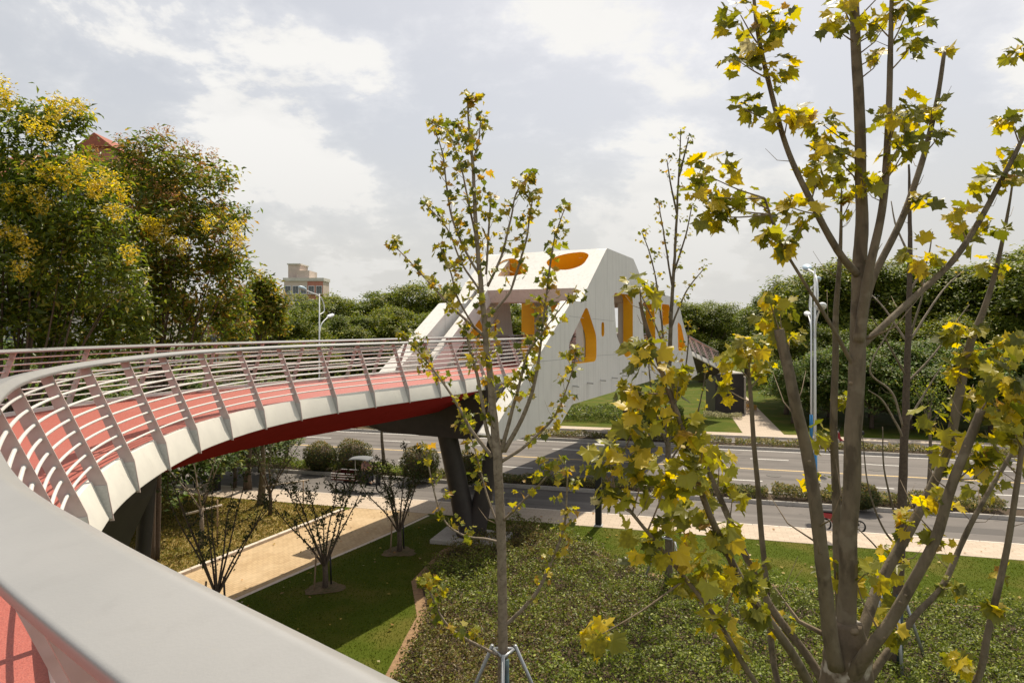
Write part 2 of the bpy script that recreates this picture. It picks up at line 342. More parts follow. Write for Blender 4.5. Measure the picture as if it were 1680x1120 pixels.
def line(name, q, wdt, m, dash=None, p0=-80, p1=90):
    root = empty(name, (0, 0, 0)); root['kind'] = 'structure'
    if dash is None:
        v = [road_pt(p0, q - wdt / 2, -.114), road_pt(p1, q - wdt / 2, -.114), road_pt(p1, q + wdt / 2, -.114), road_pt(p0, q + wdt / 2, -.114)]
        obj('painted_line', v, [(0, 1, 2, 3)], m, root)
    else:
        me = mesh('painted_dash', [(-dash[0] / 2, -wdt / 2, 0), (dash[0] / 2, -wdt / 2, 0), (dash[0] / 2, wdt / 2, 0), (-dash[0] / 2, wdt / 2, 0)], [(0, 1, 2, 3)], m)
        k = p0
        while k < p1:
            a = road_pt(k, q); link('painted_dash', me, root, (a.x, a.y, -.114), (0, 0, UANG)); k += dash[1]
line('yellow_centre_line', 41.15, 0.16, M['yellow_line'])
line('near_lane_dashes', 38.0, 0.13, M['white_line'], (2.2, 6.2), -60, 70)
line('far_lane_dashes', 44.3, 0.13, M['white_line'], (2.2, 6.2), -58, 70)
line('far_edge_line', 47.2, 0.13, M['white_line'])
line('near_edge_line', 35.2, 0.13, M['white_line'])

M['patch'] = mat('asphalt_patch', (0.075, 0.068, 0.064), 0.85, (0.095, 0.087, 0.082), 50.0, bump=0.3, bscale=150, bdist=0.004)
M['iron'] = mat('cast_iron', (0.07, 0.062, 0.056), 0.55, (0.10, 0.09, 0.08), 30.0, bump=0.6, bscale=60)
for i_, (p_, q_, r_) in enumerate(((-11.5, 36.6, .38), (3.8, 39.6, .38), (9.5, 42.7, .38), (16.5, 36.4, .38), (5.6, 31.0, .36), (-16.0, 31.4, .36))):
    a = road_pt(p_, q_); mb_ = MB(); mb_.tube([(0, 0, -.118), (0, 0, -.108)], r_, 24); o = mb_.build('manhole_cover', M['iron']); o.location = (a.x, a.y, 0); tag(o, ('round iron manhole cover on the main road behind the round bushes', 'round iron manhole cover on the near lanes right of the bridge shadow', 'round iron manhole cover on the far lanes before the far path', 'round iron manhole cover on the near lanes at the far right', 'round iron manhole cover on the near service lane right of the pier', 'round iron manhole cover on the near service lane at the left')[i_], 'manhole cover', 'manhole covers')
for p_, q_, l_, w_ in ((-6.5, 36.9, 4.2, 1.3), (8.2, 36.3, 3.1, 1.1), (13.5, 43.0, 5.0, 1.2), (9.0, 30.6, 2.6, .9)):
    v = [road_pt(p_, q_, -.116), road_pt(p_ + l_, q_, -.116), road_pt(p_ + l_, q_ + w_, -.116), road_pt(p_, q_ + w_, -.116)]; o = obj('asphalt_patch', v, [(0, 1, 2, 3)], M['patch']); o['kind'] = 'structure'
# brick path with its pale kerb
pl = [Vector((-16.5, 8.5, 0)), Vector((-10.9, 21.3, 0)), Vector((-8.35, 27.2, 0)), Vector((-6.7, 29.95, 0))]
pr = [Vector((-12.9, 10.0, 0)), Vector((-8.2, 19.9, 0)), Vector((-5.1, 25.8, 0)), Vector((-2.9, 29.0, 0))]
def clip_q(p): return p
poly('brick_path', [pl[0], pr[0], pr[1], pr[2], Vector((-3.55, 29.15, 0)), Vector((-7.05, 30.12, 0)), pl[2], pl[1]], 0.006, M['path'])
root = empty('path_kerb'); root['kind'] = 'structure'
L = catmull([pl[0], pl[1], pl[2], Vector((-7.15, 30.0, 0))], 16)
mbk = MB().box((0, 0, 0.05), (0.985, 0.16, 0.14), bev=0.015); kme = mesh('path_kerb_stone', mbk.v, mbk.f, M['kerb_pale'])
acc = 0.0
for a, b in zip(L[:-1], L[1:]):
    acc += (b - a).length
cum = [0.0]
for a, b in zip(L[:-1], L[1:]): cum.append(cum[-1] + (b - a).length)
k = 0.5
while k < cum[-1]:
    i = max(0, min(len(L) - 2, int(np.searchsorted(cum, k)) - 1)); t = (k - cum[i]) / (cum[i + 1] - cum[i]); p = L[i].lerp(L[i + 1], t); dd = L[i + 1] - L[i]
    link('kerb_stone', kme, root, (p.x, p.y, 0), (0, 0, math.atan2(dd.y, dd.x))); k += 1.0
edge = []
for p in catmull([pr[0], pr[1], pr[2], Vector((-3.6, 28.9, 0))], 8): edge.append(p)
v, f = [], []
for i, p in enumerate(edge):
    v += [(p.x, p.y, 0.012), (p.x + 0.13, p.y - 0.07, 0.012)]
    if i: f.append((2 * i - 2, 2 * i - 1, 2 * i + 1, 2 * i))
o = obj('path_edging', v, f, M['kerb_pale']); o['kind'] = 'structure'
# dry lawn left of the path
poly('dry_lawn', [Vector((-60, 5, 0)), pl[0] + Vector((-.1, 0, 0)), pl[1] + Vector((-.1, 0, 0)), pl[2] + Vector((-.1, 0, 0)), Vector((-7.45, 30.0, 0)), road_pt(-40, 27.1), road_pt(-70, 27.1)], 0.004, M['dry_lawn'])
# planting bed in front
BED = [gr(*p) for p in ((560, 1330), (640, 1130), (703, 1010), (690, 955), (735, 905), (850, 862), (930, 880), (1000, 918), (1080, 948), (1250, 960), (1450, 985), (1680, 1000), (1950, 1020))] + [Vector((16, 9.0, 0)), Vector((3, 8.0, 0))]
def grow(P, k):
    c = sum(P, Vector()) / len(P); return [p + (p - c).normalized() * k for p in P]
poly('bed_mulch', grow(BED, 0.32), 0.008, M['mulch']); poly('bed_soil', BED, 0.014, M['soil'])
# far path and concrete plaza
poly('far_path', [road_pt(3.0, 53.9), road_pt(5.9, 53.9), Vector((26.0, 75, 0)), Vector((31, 95, 0)), Vector((27.5, 95, 0)), Vector((22.8, 75, 0))], 0.008, M['paver'])

# ------------------------------------------------------------------ the footbridge
RAIL_Z, DECK_Z, WID = 7.545, 6.13, 3.9
BD = Vector((0.454, 0.891, 0)); BN = Vector((0.891, -0.454, 0))     # span direction; to the right of it
ctrl = [(3.2, -1.7), (2.0, -0.95), (0.945, -0.08), (-.195, .878), (-1.13, 1.66), (-1.95, 2.45), (-3.2, 4.0), (-4.4, 5.8), (-5.15, 7.2), (-5.75, 8.7), (-6.15, 10.2), (-6.38, 11.8), (-6.42, 13.4), (-6.12, 15.3), (-5.42, 17.3), (-4.3, 19.3)]
kf = [.95] * 11 + [.958, .97, .985, .995, 1.0]; ctrl = [(a * k_, b * k_) for (a, b), k_ in zip(ctrl, kf)]
ctrl += [(-2.8 + BD.x * s, 21.8 + BD.y * s) for s in (0, 3, 8, 16, 24, 32, 35)] + [(14.5, 55.5), (16.2, 57.8), (18.2, 59.9)]
cl = catmull([Vector((a, b, 0)) for a, b in ctrl], 24)
cum = np.concatenate([[0], np.cumsum([(b - a).length for a, b in zip(cl[:-1], cl[1:])])])
xs = np.array([p.x for p in cl]); ys = np.array([p.y for p in cl]); TOT = cum[-1]
def rail_at(s):
    p = Vector((np.interp(s, cum, xs), np.interp(s, cum, ys), 0)); e = 0.15
    q0 = Vector((np.interp(s - e, cum, xs), np.interp(s - e, cum, ys), 0)); q1 = Vector((np.interp(s + e, cum, xs), np.interp(s + e, cum, ys), 0))
    t = (q1 - q0).normalized(); zz = -max(0.0, s - (TOT - 8.5)) ** 1.4 * 0.09
    return p, t, Vector((t.y, -t.x, 0)), zz         # point, tangent, right normal, vertical offset
S = np.arange(0.2, TOT - 0.2, 0.3)
def sweep(name, prof, m, parent, closed=False, s_arr=S, smooth=True, caps=False):
    """prof: list of (o, z): o measured from the right rail line, positive to the right"""
    v, f = [], []; n = len(prof)
    for s in s_arr:
        p, t, r, zz = rail_at(s)
        for (oo, z) in prof: v.append((p.x + r.x * oo, p.y + r.y * oo, z + zz))
    for i in range(len(s_arr) - 1):
        for k in range(n if closed else n - 1):
            a = i * n + k; b = i * n + (k + 1) % n; f.append((a, b, b + n, a + n))
    if caps and closed: f.append(tuple(range(n))); f.append(tuple((len(s_arr) - 1) * n + k for k in range(n - 1, -1, -1)))
    o = obj(name, v, f, m, parent, smooth)
    if smooth:
        md = o.modifiers.new('split', 'EDGE_SPLIT'); md.split_angle = R(35)
    return o
bridge = empty('footbridge', (-5.0, 14.0, 0))
tag(bridge, 'curving footbridge with red deck, silver railings and white portal frame over the road', 'footbridge')
bridge_inv = Matrix.Translation((5.0, -14.0, 0))
def bchild(o):          # meshes are laid out in world coordinates under the bridge empty
    return o
HUB = empty('bridge_origin')  # replaced below
bpy.data.objects.remove(HUB)
def under_bridge(o): o.parent = bridge; o.matrix_parent_inverse = bridge_inv; return o
def part(name): o = empty(name); under_bridge(o); return o
M_sw = lambda o: under_bridge(o)
def sym(prof): return [(-WID - oo, z) for oo, z in prof]
under_bridge(sweep('deck_surface', [(0.36, DECK_Z), (-WID - 0.36, DECK_Z)], M['deck'], None))
fprof = [(0.36, DECK_Z - .01), (0.365, DECK_Z + 0.075), (0.45, DECK_Z + 0.08), (0.625, DECK_Z - 0.35), (0.625, DECK_Z - 0.37), (0.5, DECK_Z - 0.375)]
f1 = under_bridge(sweep('fascia', fprof, M['fascia'], None))
f2 = under_bridge(sweep('fascia', sym(fprof)[::-1], M['fascia'], None))
sof = [(0.5, DECK_Z - 0.375), (-1.35, DECK_Z - 1.26), (-WID / 2, DECK_Z - 1.28), (-WID + 1.35, DECK_Z - 1.26), (-WID - 0.5, DECK_Z - 0.375)]
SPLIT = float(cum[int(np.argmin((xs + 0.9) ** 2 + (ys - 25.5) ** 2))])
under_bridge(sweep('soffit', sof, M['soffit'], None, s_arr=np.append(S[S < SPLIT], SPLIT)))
under_bridge(sweep('soffit', sof, M['pier'], None, s_arr=np.append(SPLIT, S[S > SPLIT])))  # red soffit continued in dark pier colour, standing in for shade under the span

for s_ in (S[0], S[-1]):
    p_, t_, r_, z_ = rail_at(s_); pr_ = [(-WID - .45, DECK_Z + .0), (.45, DECK_Z + .0)] + sof; under_bridge(obj('deck_end', [p_ + r_ * a_ + Vector((0, 0, b_ + z_)) for a_, b_ in pr_], [tuple(range(len(pr_)))], M['pier']))
def rounded(P, r=0.15, n=4):
    o = []
    N = len(P)
    for i in range(N):
        a, b, c = Vector(P[i - 1]), Vector(P[i]), Vector(P[(i + 1) % N])
        d1 = (a - b); d2 = (c - b); rr = min(r, d1.length * .45, d2.length * .45)
        p1 = b + d1.normalized() * rr; p2 = b + d2.normalized() * rr
        for k in range(n + 1):
            t = k / n; o.append(tuple((1 - t) ** 2 * p1 + 2 * t * (1 - t) * b + t * t * p2))
    return o
LEAN = 0.385                                            # outward run per metre down from the handrail
def railing(side):
    rt = part('railing')
    def O(oo): return oo if side > 0 else -WID - oo
    # handrail: rounded box leaning inward
    hp = [(O(x), RAIL_Z - 0.045 + z) for x, z in rounded([(-.136, -.004), (.055, .036), (.124, -.006), (.118, -.045), (-.126, -.045)], .014, 4)]
    sw = np.concatenate([np.arange(0.2, 14, 0.1), np.arange(14, TOT - .2, 0.3)])
    h = sweep('handrail', hp, M['silver'], rt, closed=True, s_arr=sw, caps=True)
    for k in range(8):
        z = RAIL_Z - 0.20 - k * 0.138; oo = (RAIL_Z - z) * LEAN - 0.01; n = 8
        pp = [(O(oo + 0.0165 * math.cos(2 * math.pi * j / n)), z + 0.0165 * math.sin(2 * math.pi * j / n)) for j in range(n)]
        sweep('bar', pp, M['bar'], rt, closed=True, s_arr=np.concatenate([np.arange(0.2, 14, 0.15), np.arange(14, TOT - .2, 0.3)]))
    # posts
    prof = [(-0.075, RAIL_Z - 0.085), (0.055, RAIL_Z - 0.085), (0.60, DECK_Z + 0.055), (0.675, DECK_Z - 0.39), (0.63, DECK_Z - 0.39), (0.455, DECK_Z + 0.055), (0.42, DECK_Z + 0.09)]
    br = [(0.598, DECK_Z + 0.03), (0.658, DECK_Z - 0.36), (0.625, DECK_Z - 0.36), (0.47, DECK_Z + 0.03)]
    s = 0.55
    S0 = POST0
    for k in range(-60, 60):
        s = S0 + 1.5 * k
        if s < 0.4 or s > TOT - 0.4: continue
        p, t, r, zz = rail_at(s)
        def pv(pr, th): 
            v = []
            for sg in (-1, 1):
                for (oo, z) in pr: v.append(p + r * O(oo) + t * (th * sg) + Vector((0, 0, z + zz)))
            n = len(pr); f = [tuple(range(n)), tuple(range(2 * n - 1, n - 1, -1))] + [(i, i + n, (i + 1) % n + n, (i + 1) % n) for i in range(n)]
            return v, f
        v, f = pv(prof, 0.010); po = obj('post', v, f, M['post'], rt)
        v, f = pv(br, 0.022); obj('bracket', v, f, M['galv'], rt)
        mbr = MB()
        for kk in range(8):        # dark collars where the bars pass through
            z = RAIL_Z - 0.20 - kk * 0.138; oo = (RAIL_Z - z) * LEAN - 0.01; c = p + r * O(oo) + Vector((0, 0, z + zz))
            mbr.tube([c - t * 0.020, c + t * 0.020], 0.024, 8)
        mbr.build('collars', M['galv'], rt)['kind'] = 'stuff'
    return rt
# one post falls at the point (-2.8, 21.8)
POST0 = float(cum[int(np.argmin((xs + 2.8) ** 2 + (ys - 21.8) ** 2))])
railing(1); railing(-1)

# portal: two side plates with yellow-lined openings, roof, cross beams
PO = Vector((-1.64, 21.2, 0))
def PP(s, wv, z): return PO + BD * s - BN * wv + Vector((0, 0, z))
def plate(name, outer, holes, frame, th, mats, parent):
    """prism with holes; frame(u, v, depth) -> world; hole reveals use the second material"""
    loops = [outer] + holes; flat = [p for l in loops for p in l]
    tri = tessellate_polygon([[Vector((p[0], p[1], 0)) for p in l] for l in loops]); n = len(flat)
    v = [frame(p[0], p[1], 0) for p in flat] + [frame(p[0], p[1], th) for p in flat]
    f = [tuple(t) for t in tri] + [tuple(i + n for i in t[::-1]) for t in tri]; m = [0] * len(f); b = 0
    for li, l in enumerate(loops):
        for i in range(len(l)):
            a = b + i; c = b + (i + 1) % len(l); f.append((a, c, c + n, a + n)); m.append(1 if li else 0)
        b += len(l)
    o = obj(name, v, f, mats, parent, mi=m)
    bm = bmesh.new(); bm.from_mesh(o.data); bmesh.ops.recalc_face_normals(bm, faces=bm.faces); bm.to_mesh(o.data); bm.free()
    return o
SIDE = [(2.0, 4.30), (9.3, 9.10), (10.35, 9.10), (13.9, 11.84), (18.3, 11.70), (20.2, 10.5), (22.0, 10.1), (26.5, 9.95), (29.2, 9.3), (29.8, 8.6), (34.9, 4.3), (32.8, 4.15), (28.6, 4.8), (18.1, 4.72), (9.3, 4.62), (8.1, 3.94), (3.6, 3.88)]
HOLES = [rounded([(11.1, 8.95), (12.4, 7.55), (12.4, 6.35), (9.3, 6.35), (8.9, 7.2)], 0.35),
         rounded([(13.1, 8.2), (13.5, 8.2), (13.5, 7.5), (13.1, 7.5)], 0.2),
         rounded([(14.9, 9.7), (18.2, 9.7), (18.2, 6.5), (16.9, 6.3), (15.4, 7.5)], 0.4),
         rounded([(20.0, 9.4), (22.6, 9.3), (22.9, 6.9), (21.6, 6.4), (20.3, 7.3)], 0.4),
         rounded([(24.3, 9.4), (26.3, 9.4), (26.5, 8.2), (24.6, 8.0)], 0.3),
         rounded([(28.5, 8.3), (29.5, 8.1), (31.1, 6.3), (28.7, 6.3)], 0.3)]
portal = part('portal_frame')
TH, PW = 0.55, 6.5
plate('side_wall', rounded(SIDE, 0.12, 2), HOLES, lambda u, v_, d: PP(u, d, v_), TH, [M['concrete'], M['yellow']], portal)
plate('side_wall', rounded(SIDE, 0.12, 2), HOLES, lambda u, v_, d: PP(u, PW + .3 - d, v_), TH + .3, [M['concrete'], M['yellow']], portal)
# left inner leg leaning beside the outer one
LEG = [(5.6, 5.9), (10.6, 9.35), (13.6, 11.5), (13.6, 10.6), (7.0, 5.9)]
plate('inner_leg', LEG, [], lambda u, v_, d: PP(u, PW - TH - 0.28 - d, v_), 0.45, [M['concrete'], M['yellow']], portal)
# sloping roof plate with two openings: u across, v up the slope
a0 = Vector((11.2, 9.76)); a1 = Vector((13.9, 11.83)); SL = (a1 - a0).length; sdir = (a1 - a0) / SL; snor = Vector((sdir.y, -sdir.x))
def roof_frame(u, v_, d):
    q = a0 + sdir * v_ + snor * d; return PP(q.x, u, q.y)
rh = [rounded([(0.80, 1.9), (0.75, 2.9), (1.2, 3.2), (2.2, 3.1), (3.0, 2.5), (2.6, 1.9), (1.6, 1.5)], 0.45),
      rounded([(3.5, 1.55), (4.2, 2.4), (5.0, 2.95), (5.5, 2.8), (5.88, 1.7), (5.3, 1.25), (4.2, 1.2)], 0.45)]
plate('roof_plate', rounded([(TH + .003, 0.0), (PW - TH - .003, 0.0), (PW - TH - .003, SL), (TH + .003, SL)], 0.02, 2), rh, roof_frame, 0.75, [M['concrete'], M['yellow']], portal)
for hl in rh:
    n_ = len(hl); v = [roof_frame(a_, b_, .752) for a_, b_ in hl] + [roof_frame(a_, b_, 1.25) for a_, b_ in hl]; f = [(i, (i + 1) % n_, (i + 1) % n_ + n_, i + n_) for i in range(n_)]; obj('opening_liner', v, f, M['yellow'], portal, True)
def roof_seg(s0, z0, s1, z1, th=0.4):
    P = [(s0, z0 - .02), (s1, z1 - .02), (s1, z1 - th), (s0, z0 - th)]
    plate('roof_plate', P, [], lambda u, v_, d: PP(u, TH + .004 + d, v_), PW - 2 * TH - .008, [M['concrete'], M['yellow']], portal)
roof_seg(13.92, 11.82, 18.28, 11.68); roof_seg(18.32, 11.66, 20.2, 10.48); roof_seg(20.22, 10.44, 26.4, 9.92)
for s, z in ((12.3, 9.35), (15.2, 9.55), (18.6, 9.55), (22.5, 9.35)):
    b = MB(); c = PP(s, PW / 2, z); b.box(c, (0.35, PW - 2 * TH - 0.01, 0.42), -math.atan2(BD.x, BD.y) + math.pi / 2, bev=0.02); b.build('cross_beam', M['concrete'], portal)
for s, wl in ((12.35, (TH + .22, PW - TH - .22)), (15.25, (TH + .22,)), (18.65, (TH + .22,))):
    for wv in wl:
        b = MB(); b.box(PP(s, wv, (DECK_Z + 9.3) / 2), (0.36, 0.34, 9.3 - DECK_Z), -math.atan2(BD.x, BD.y) + math.pi / 2, bev=0.02); b.build('portal_column', M['concrete'], portal)
for k in range(10):       # drain spouts low on the near wall
    s = 9.4 + k * 1.75; v, f = tube([PP(s, 0.05, 5.42), PP(s, -0.30, 5.40)], 0.035, 8); obj('drain_spout', v, f, M['galv'], portal)
    zb_ = float(np.interp(s, [8.1, 9.3, 18.1, 28.6], [4.0, 4.66, 4.76, 4.84])); v = [PP(s - .012, -.003, zb_), PP(s + .012, -.003, zb_), PP(s + .012, -.003, 5.36), PP(s - .012, -.003, 5.36)]; obj('panel_joint', v, [(0, 1, 2, 3)], M['galv'], portal)
for z0_, z1_, s0_, s1_ in ((8.42, 8.36, 9.0, 10.72), (8.34, 8.25, 11.8, 15.0), (6.62, 6.6, 5.6, 9.1), (6.6, 6.55, 12.45, 15.6)):
    v = [PP(s0_, -.003, z0_), PP(s1_, -.003, z1_), PP(s1_, -.003, z1_ + .022), PP(s0_, -.003, z0_ + .022)]; obj('panel_joint', v, [(0, 1, 2, 3)], M['galv'], portal)
# dark girders and V pier under the portal
pier = part('pier')
plate('cross_girder', rounded([(0.58, 5.95), (5.9, 5.95), (5.9, 4.15), (5.2, 3.95), (1.3, 3.95), (0.58, 4.15)], 0.1, 2), [], lambda u, v_, d: PP(2.9 + d, u, v_), 2.4, [M['pier'], M['pier']], pier)
plate('side_girder', [(3.0, 5.2), (33, 5.2), (31.5, 4.9), (9.3, 4.75), (8.2, 4.1), (4, 4.05)], [], lambda u, v_, d: PP(u, TH + .003 + d, v_), 0.5, [M['pier'], M['pier']], pier)
plate('side_girder', [(3.0, 5.2), (33, 5.2), (31.5, 4.9), (9.3, 4.75), (8.2, 4.1), (4, 4.05)], [], lambda u, v_, d: PP(u, PW - TH - .003 - d, v_), 0.5, [M['pier'], M['pier']], pier)
def column(pts, rad, n=20):
    v, f = tube(catmull(pts, 6), lerp_list(rad, (len(pts) - 1) * 6 + 1), n); return obj('column', v, f, M['pier'], pier, True)
column([(-1.62, 25.6, 0), (-2.0, 25.5, 2.0), (-2.5, 25.4, 4.4)], [.42, .38, .36]); column([(-1.45, 25.65, 0), (-1.0, 25.5, 2.0), (-.45, 25.4, 4.3)], [.42, .34, .32])
b = MB(); b.box((-1.5, 25.6, 0.07), (2.7, 1.7, 0.2), UANG, bev=0.03); b.build('footing', M['kerb'], pier)
# near pier: flaring arm and second column under the curve
plate('flared_column', [(-5.72, 5.82), (-5.9, 5.25), (-6.25, 4.5), (-6.62, 3.4), (-6.85, 1.8), (-6.9, 0), (-8.3, 0), (-8.35, 1.8), (-8.6, 3.4), (-9.3, 4.6), (-10.2, 5.5), (-8.3, 5.3)], [], lambda u, v_, d: Vector((u, 9.7 + d, v_)), 1.5, [M['pier'], M['pier']], pier)
column([(-7.55, 13.4, 0), (-7.3, 13.3, 2.2), (-7.0, 13.2, 5.4)], [.14, .13, .15])
# far abutment
b = MB(); b.box((19.9, 64.0, 1.75), (2.6, 3.0, 3.7), 0.0, bev=0.03); ab = b.build('abutment', M['pier'], pier)
b = MB(); b.box((19.9, 64.0, 3.66), (2.75, 3.15, 0.14), 0.0, bev=0.02); b.build('abutment_cap', M['kerb'], pier)
b = MB(); b.box((21.33, 64.0, 1.6), (0.16, 3.1, 3.6), 0.0, bev=0.02); b.build('abutment_face', M['kerb_pale'], pier)
for s in (33.0,):
    for wv in (1.6, 4.9):
        c = PP(s, wv, 0); v, f = tube([c, c + Vector((0, 0, 5.2))], 0.4, 14); obj('column', v, f, M['pier'], pier, True)

# ------------------------------------------------------------------ foliage tools
def leaf_cloud(name, C, N, L, Wd, colr, m, parent=None, fold=0.25, rng=None, T=None):
    """diamond leaves with a folded midrib: C centres, N normals, L lengths, Wd width ratio, colr rgb"""
    n = len(C); rng = rng or np.random.default_rng(1)
    N = N / (np.linalg.norm(N, axis=1, keepdims=True) + 1e-9)
    a = rng.normal(size=(n, 3)) if T is None else T + rng.normal(0, .18, (n, 3)); T = a - N * np.sum(a * N, axis=1, keepdims=True); T /= (np.linalg.norm(T, axis=1, keepdims=True) + 1e-9)
    B = np.cross(N, T); L = np.asarray(L).reshape(-1, 1); W = L * Wd
    v = np.empty((n, 4, 3), np.float32)
    v[:, 0] = C - T * L * .5; v[:, 1] = C + B * W * .5 + N * L * fold * .5; v[:, 2] = C + T * L * .5; v[:, 3] = C - B * W * .5 + N * L * fold * .5
    me = bpy.data.meshes.new(name); me.vertices.add(n * 4); me.vertices.foreach_set('co', v.ravel())
    idx = np.arange(n * 4, dtype=np.int32).reshape(n, 4); tri = np.concatenate([idx[:, [0, 1, 2]], idx[:, [0, 2, 3]]], axis=1).reshape(-1)
    me.loops.add(n * 6); me.loops.foreach_set('vertex_index', tri.astype(np.int32)); me.polygons.add(n * 2)
    me.polygons.foreach_set('loop_start', np.arange(0, n * 6, 3, dtype=np.int32))
    at_ = me.color_attributes.new('Col', 'FLOAT_COLOR', 'POINT'); cc = np.ones((n, 4, 4), np.float32); cc[:, :, :3] = np.asarray(colr, np.float32)[:, None, :]
    at_.data.foreach_set('color', cc.ravel()); me.materials.append(m); me.update(calc_edges=True)
    return link(name, me, parent)
def palette(rng, n, cols, wts, jit=0.18):
    c = np.array(cols)[rng.choice(len(cols), n, p=np.array(wts) / sum(wts))]
    return np.clip(c * (1 + rng.normal(0, jit, (n, 1))), 0.004, 1)
def unit(rng, n): a = rng.normal(size=(n, 3)); return a / np.linalg.norm(a, axis=1, keepdims=True)
def clump_points(rng, lobes, nclump, per, sig, shell=(0.72, 1.02), flat=0.8, low=-0.5):
    """clumps of leaves on the surface of lobes (cx, cy, cz, rx, ry, rz)"""
    lobes = np.array(lobes); wt = (lobes[:, 3] * lobes[:, 5]) ** 1.0; ids = rng.choice(len(lobes), nclump, p=wt / wt.sum())
    d = unit(rng, nclump); d[:, 2] = np.where(d[:, 2] < low, -d[:, 2], d[:, 2]); rr = rng.uniform(*shell, (nclump, 1))
    cc = lobes[ids, :3] + d * rr * lobes[ids, 3:6]
    P = np.repeat(cc, per, axis=0) + rng.normal(size=(nclump * per, 3)) * np.array([sig, sig, sig * flat]); D = np.repeat(d, per, axis=0)
    return P, D, cc, d
def branch_mesh(rng, base, targets, r0, hub_z=None, n=6, start=0.35):
    """trunk with limbs to the targets"""
    mb = MB(); top = np.mean([t for t in targets], axis=0) if len(targets) else base + np.array([0, 0, 3]); base = np.array(base, float)
    tp = base + (np.array([top[0], top[1], top[2]]) - base) * 0.85
    pts = [base + (tp - base) * k + (rng.normal(0, .06 * r0 * 4, 3) if 0 < k < 1 else 0) for k in (0, .25, .5, .75, 1)]
    mb.tube(catmull(pts, 4), lerp_list([r0 * 1.2, r0 * .9, r0 * .7, r0 * .45, r0 * .12], 17), n + 2)
    for t in targets:
        k = rng.uniform(start, 0.8); a = base + (tp - base) * k; t = np.array(t); m_ = a * .5 + t * .5 + np.array([0, 0, -.08 * np.linalg.norm(t - a)]) + rng.normal(0, .08, 3)
        ra = r0 * (1 - k) * .75 + .012
        mb.tube(catmull([a, m_, t], 4), lerp_list([ra, ra * .55, ra * .15], 9), n)
    return mb
rng = np.random.default_rng(7)
def ordinal(i): return ('first second third fourth fifth sixth seventh eighth ninth tenth eleventh twelfth thirteenth fourteenth fifteenth sixteenth seventeenth eighteenth nineteenth twentieth').split()[i]

# ------------------------------------------------------------------ golden rain trees on the left
GR_COL = [(0.075, 0.108, 0.014), (0.135, 0.162, 0.020), (0.24, 0.21, 0.03), (0.30, 0.19, 0.04)]
def golden_tree(name, base, lobes, seed, label, wts, nclump=900, per=34, pan=40, panc=(0.56, 0.43, 0.04), pods=0, leafs=0.15, trunks=2, fr=(0.2, 1.0), pans=(), pd=17.0):
    rg = np.random.default_rng(seed); t = empty(name, base); tag(t, label, 'tree', 'golden rain trees behind the left railing'); B = np.array(base)
    lob = np.array(lobes, float); lob[:, :3] -= B
    P, D, cc, d = clump_points(rg, lob, nclump, per, 0.21, (0.55, 1.03))
    col = palette(rg, len(P), GR_COL, wts)
    leaf_cloud('crown', P, D * .4 + np.array([0, 0, .55]) + rg.normal(0, .45, P.shape), rg.uniform(.6, 1.3, len(P)) * leafs, .38, col, M['leaf'], t, rng=rg)
    # panicles: upright sprays of small flowers
    up = cc[(d[:, 2] > fr[0])]; pick = up[rg.choice(len(up), min(pan, len(up)), replace=False)] if pan else up[:0]
    def spray(pk, cols, w_, name_, per_, hgt, spread, ls):
        n = len(pk) * per_; base_ = np.repeat(pk, per_, axis=0); k = rg.uniform(0, 1, (n, 1)) ** .8; ang = rg.uniform(0, 2 * np.pi, (n, 1)); rad = (0.15 + (1 - k) * spread) * rg.uniform(.2, 1, (n, 1))
        # a few rays per panicle
        ray = np.floor(ang / (2 * np.pi) * 7) / 7 * 2 * np.pi + rg.normal(0, .12, (n, 1)) + np.repeat(rg.uniform(0, 6, (len(pk), 1)), per_, axis=0)
        Q = base_ + np.concatenate([np.cos(ray) * rad * k * 1.4, np.sin(ray) * rad * k * 1.4, k * hgt + .1], axis=1) + rg.normal(0, .02, (n, 3))
        leaf_cloud(name_, Q, rg.normal(size=(n, 3)), rg.uniform(.7, 1.4, n) * ls, .34, palette(rg, n, cols, w_), M['leaf'], t, rng=rg, T=np.concatenate([np.cos(ray), np.sin(ray), .9 - 1.5 * k], axis=1))
    if pans:
        ex = np.array([list(at(x_ + dx_, y_ + dy_, pd) - Vector(base)) for x_, y_ in pans for dx_, dy_ in ((0, 0), (rg.normal(0, 9), rg.normal(4, 5)))]); pick = np.concatenate([pick, ex]) if len(pick) else ex
    if len(pick): spray(pick, [panc, (0.42, 0.33, 0.03), (0.56, 0.48, 0.12)], [3, 2, 1.5], 'flower_panicles', 70, 0.45, 0.42, 0.09)
    if pods:
        pk = cc[(d[:, 2] > -.1)]; pk = pk[rg.choice(len(pk), min(pods, len(pk)), replace=False)]
        spray(pk, [(0.30, 0.14, 0.05), (0.26, 0.17, 0.05), (0.36, 0.22, 0.06)], [3, 2, 2], 'seed_pods', 60, 0.5, 0.35, 0.09)
    tg = lob[:, :3]
    mb = MB()
    for j in range(trunks):
        sub = tg[j::trunks] if len(tg[j::trunks]) else tg
        m2 = branch_mesh(rg, (rg.normal(0, .25), rg.normal(0, .25), 0), list(sub) + list(cc[rg.choice(len(cc), 10)]), 0.13, start=0.45); mb.add(m2.v, m2.f)
    mb.build('trunk', M['bark_dark'], t, True)
    return t
def lob(x, y, d, rp, rz=None, dy=None):
    p = at(x, y, d); r = rp / F * d; return (p.x, p.y, p.z, r, dy or r, (rz or rp) / F * d)
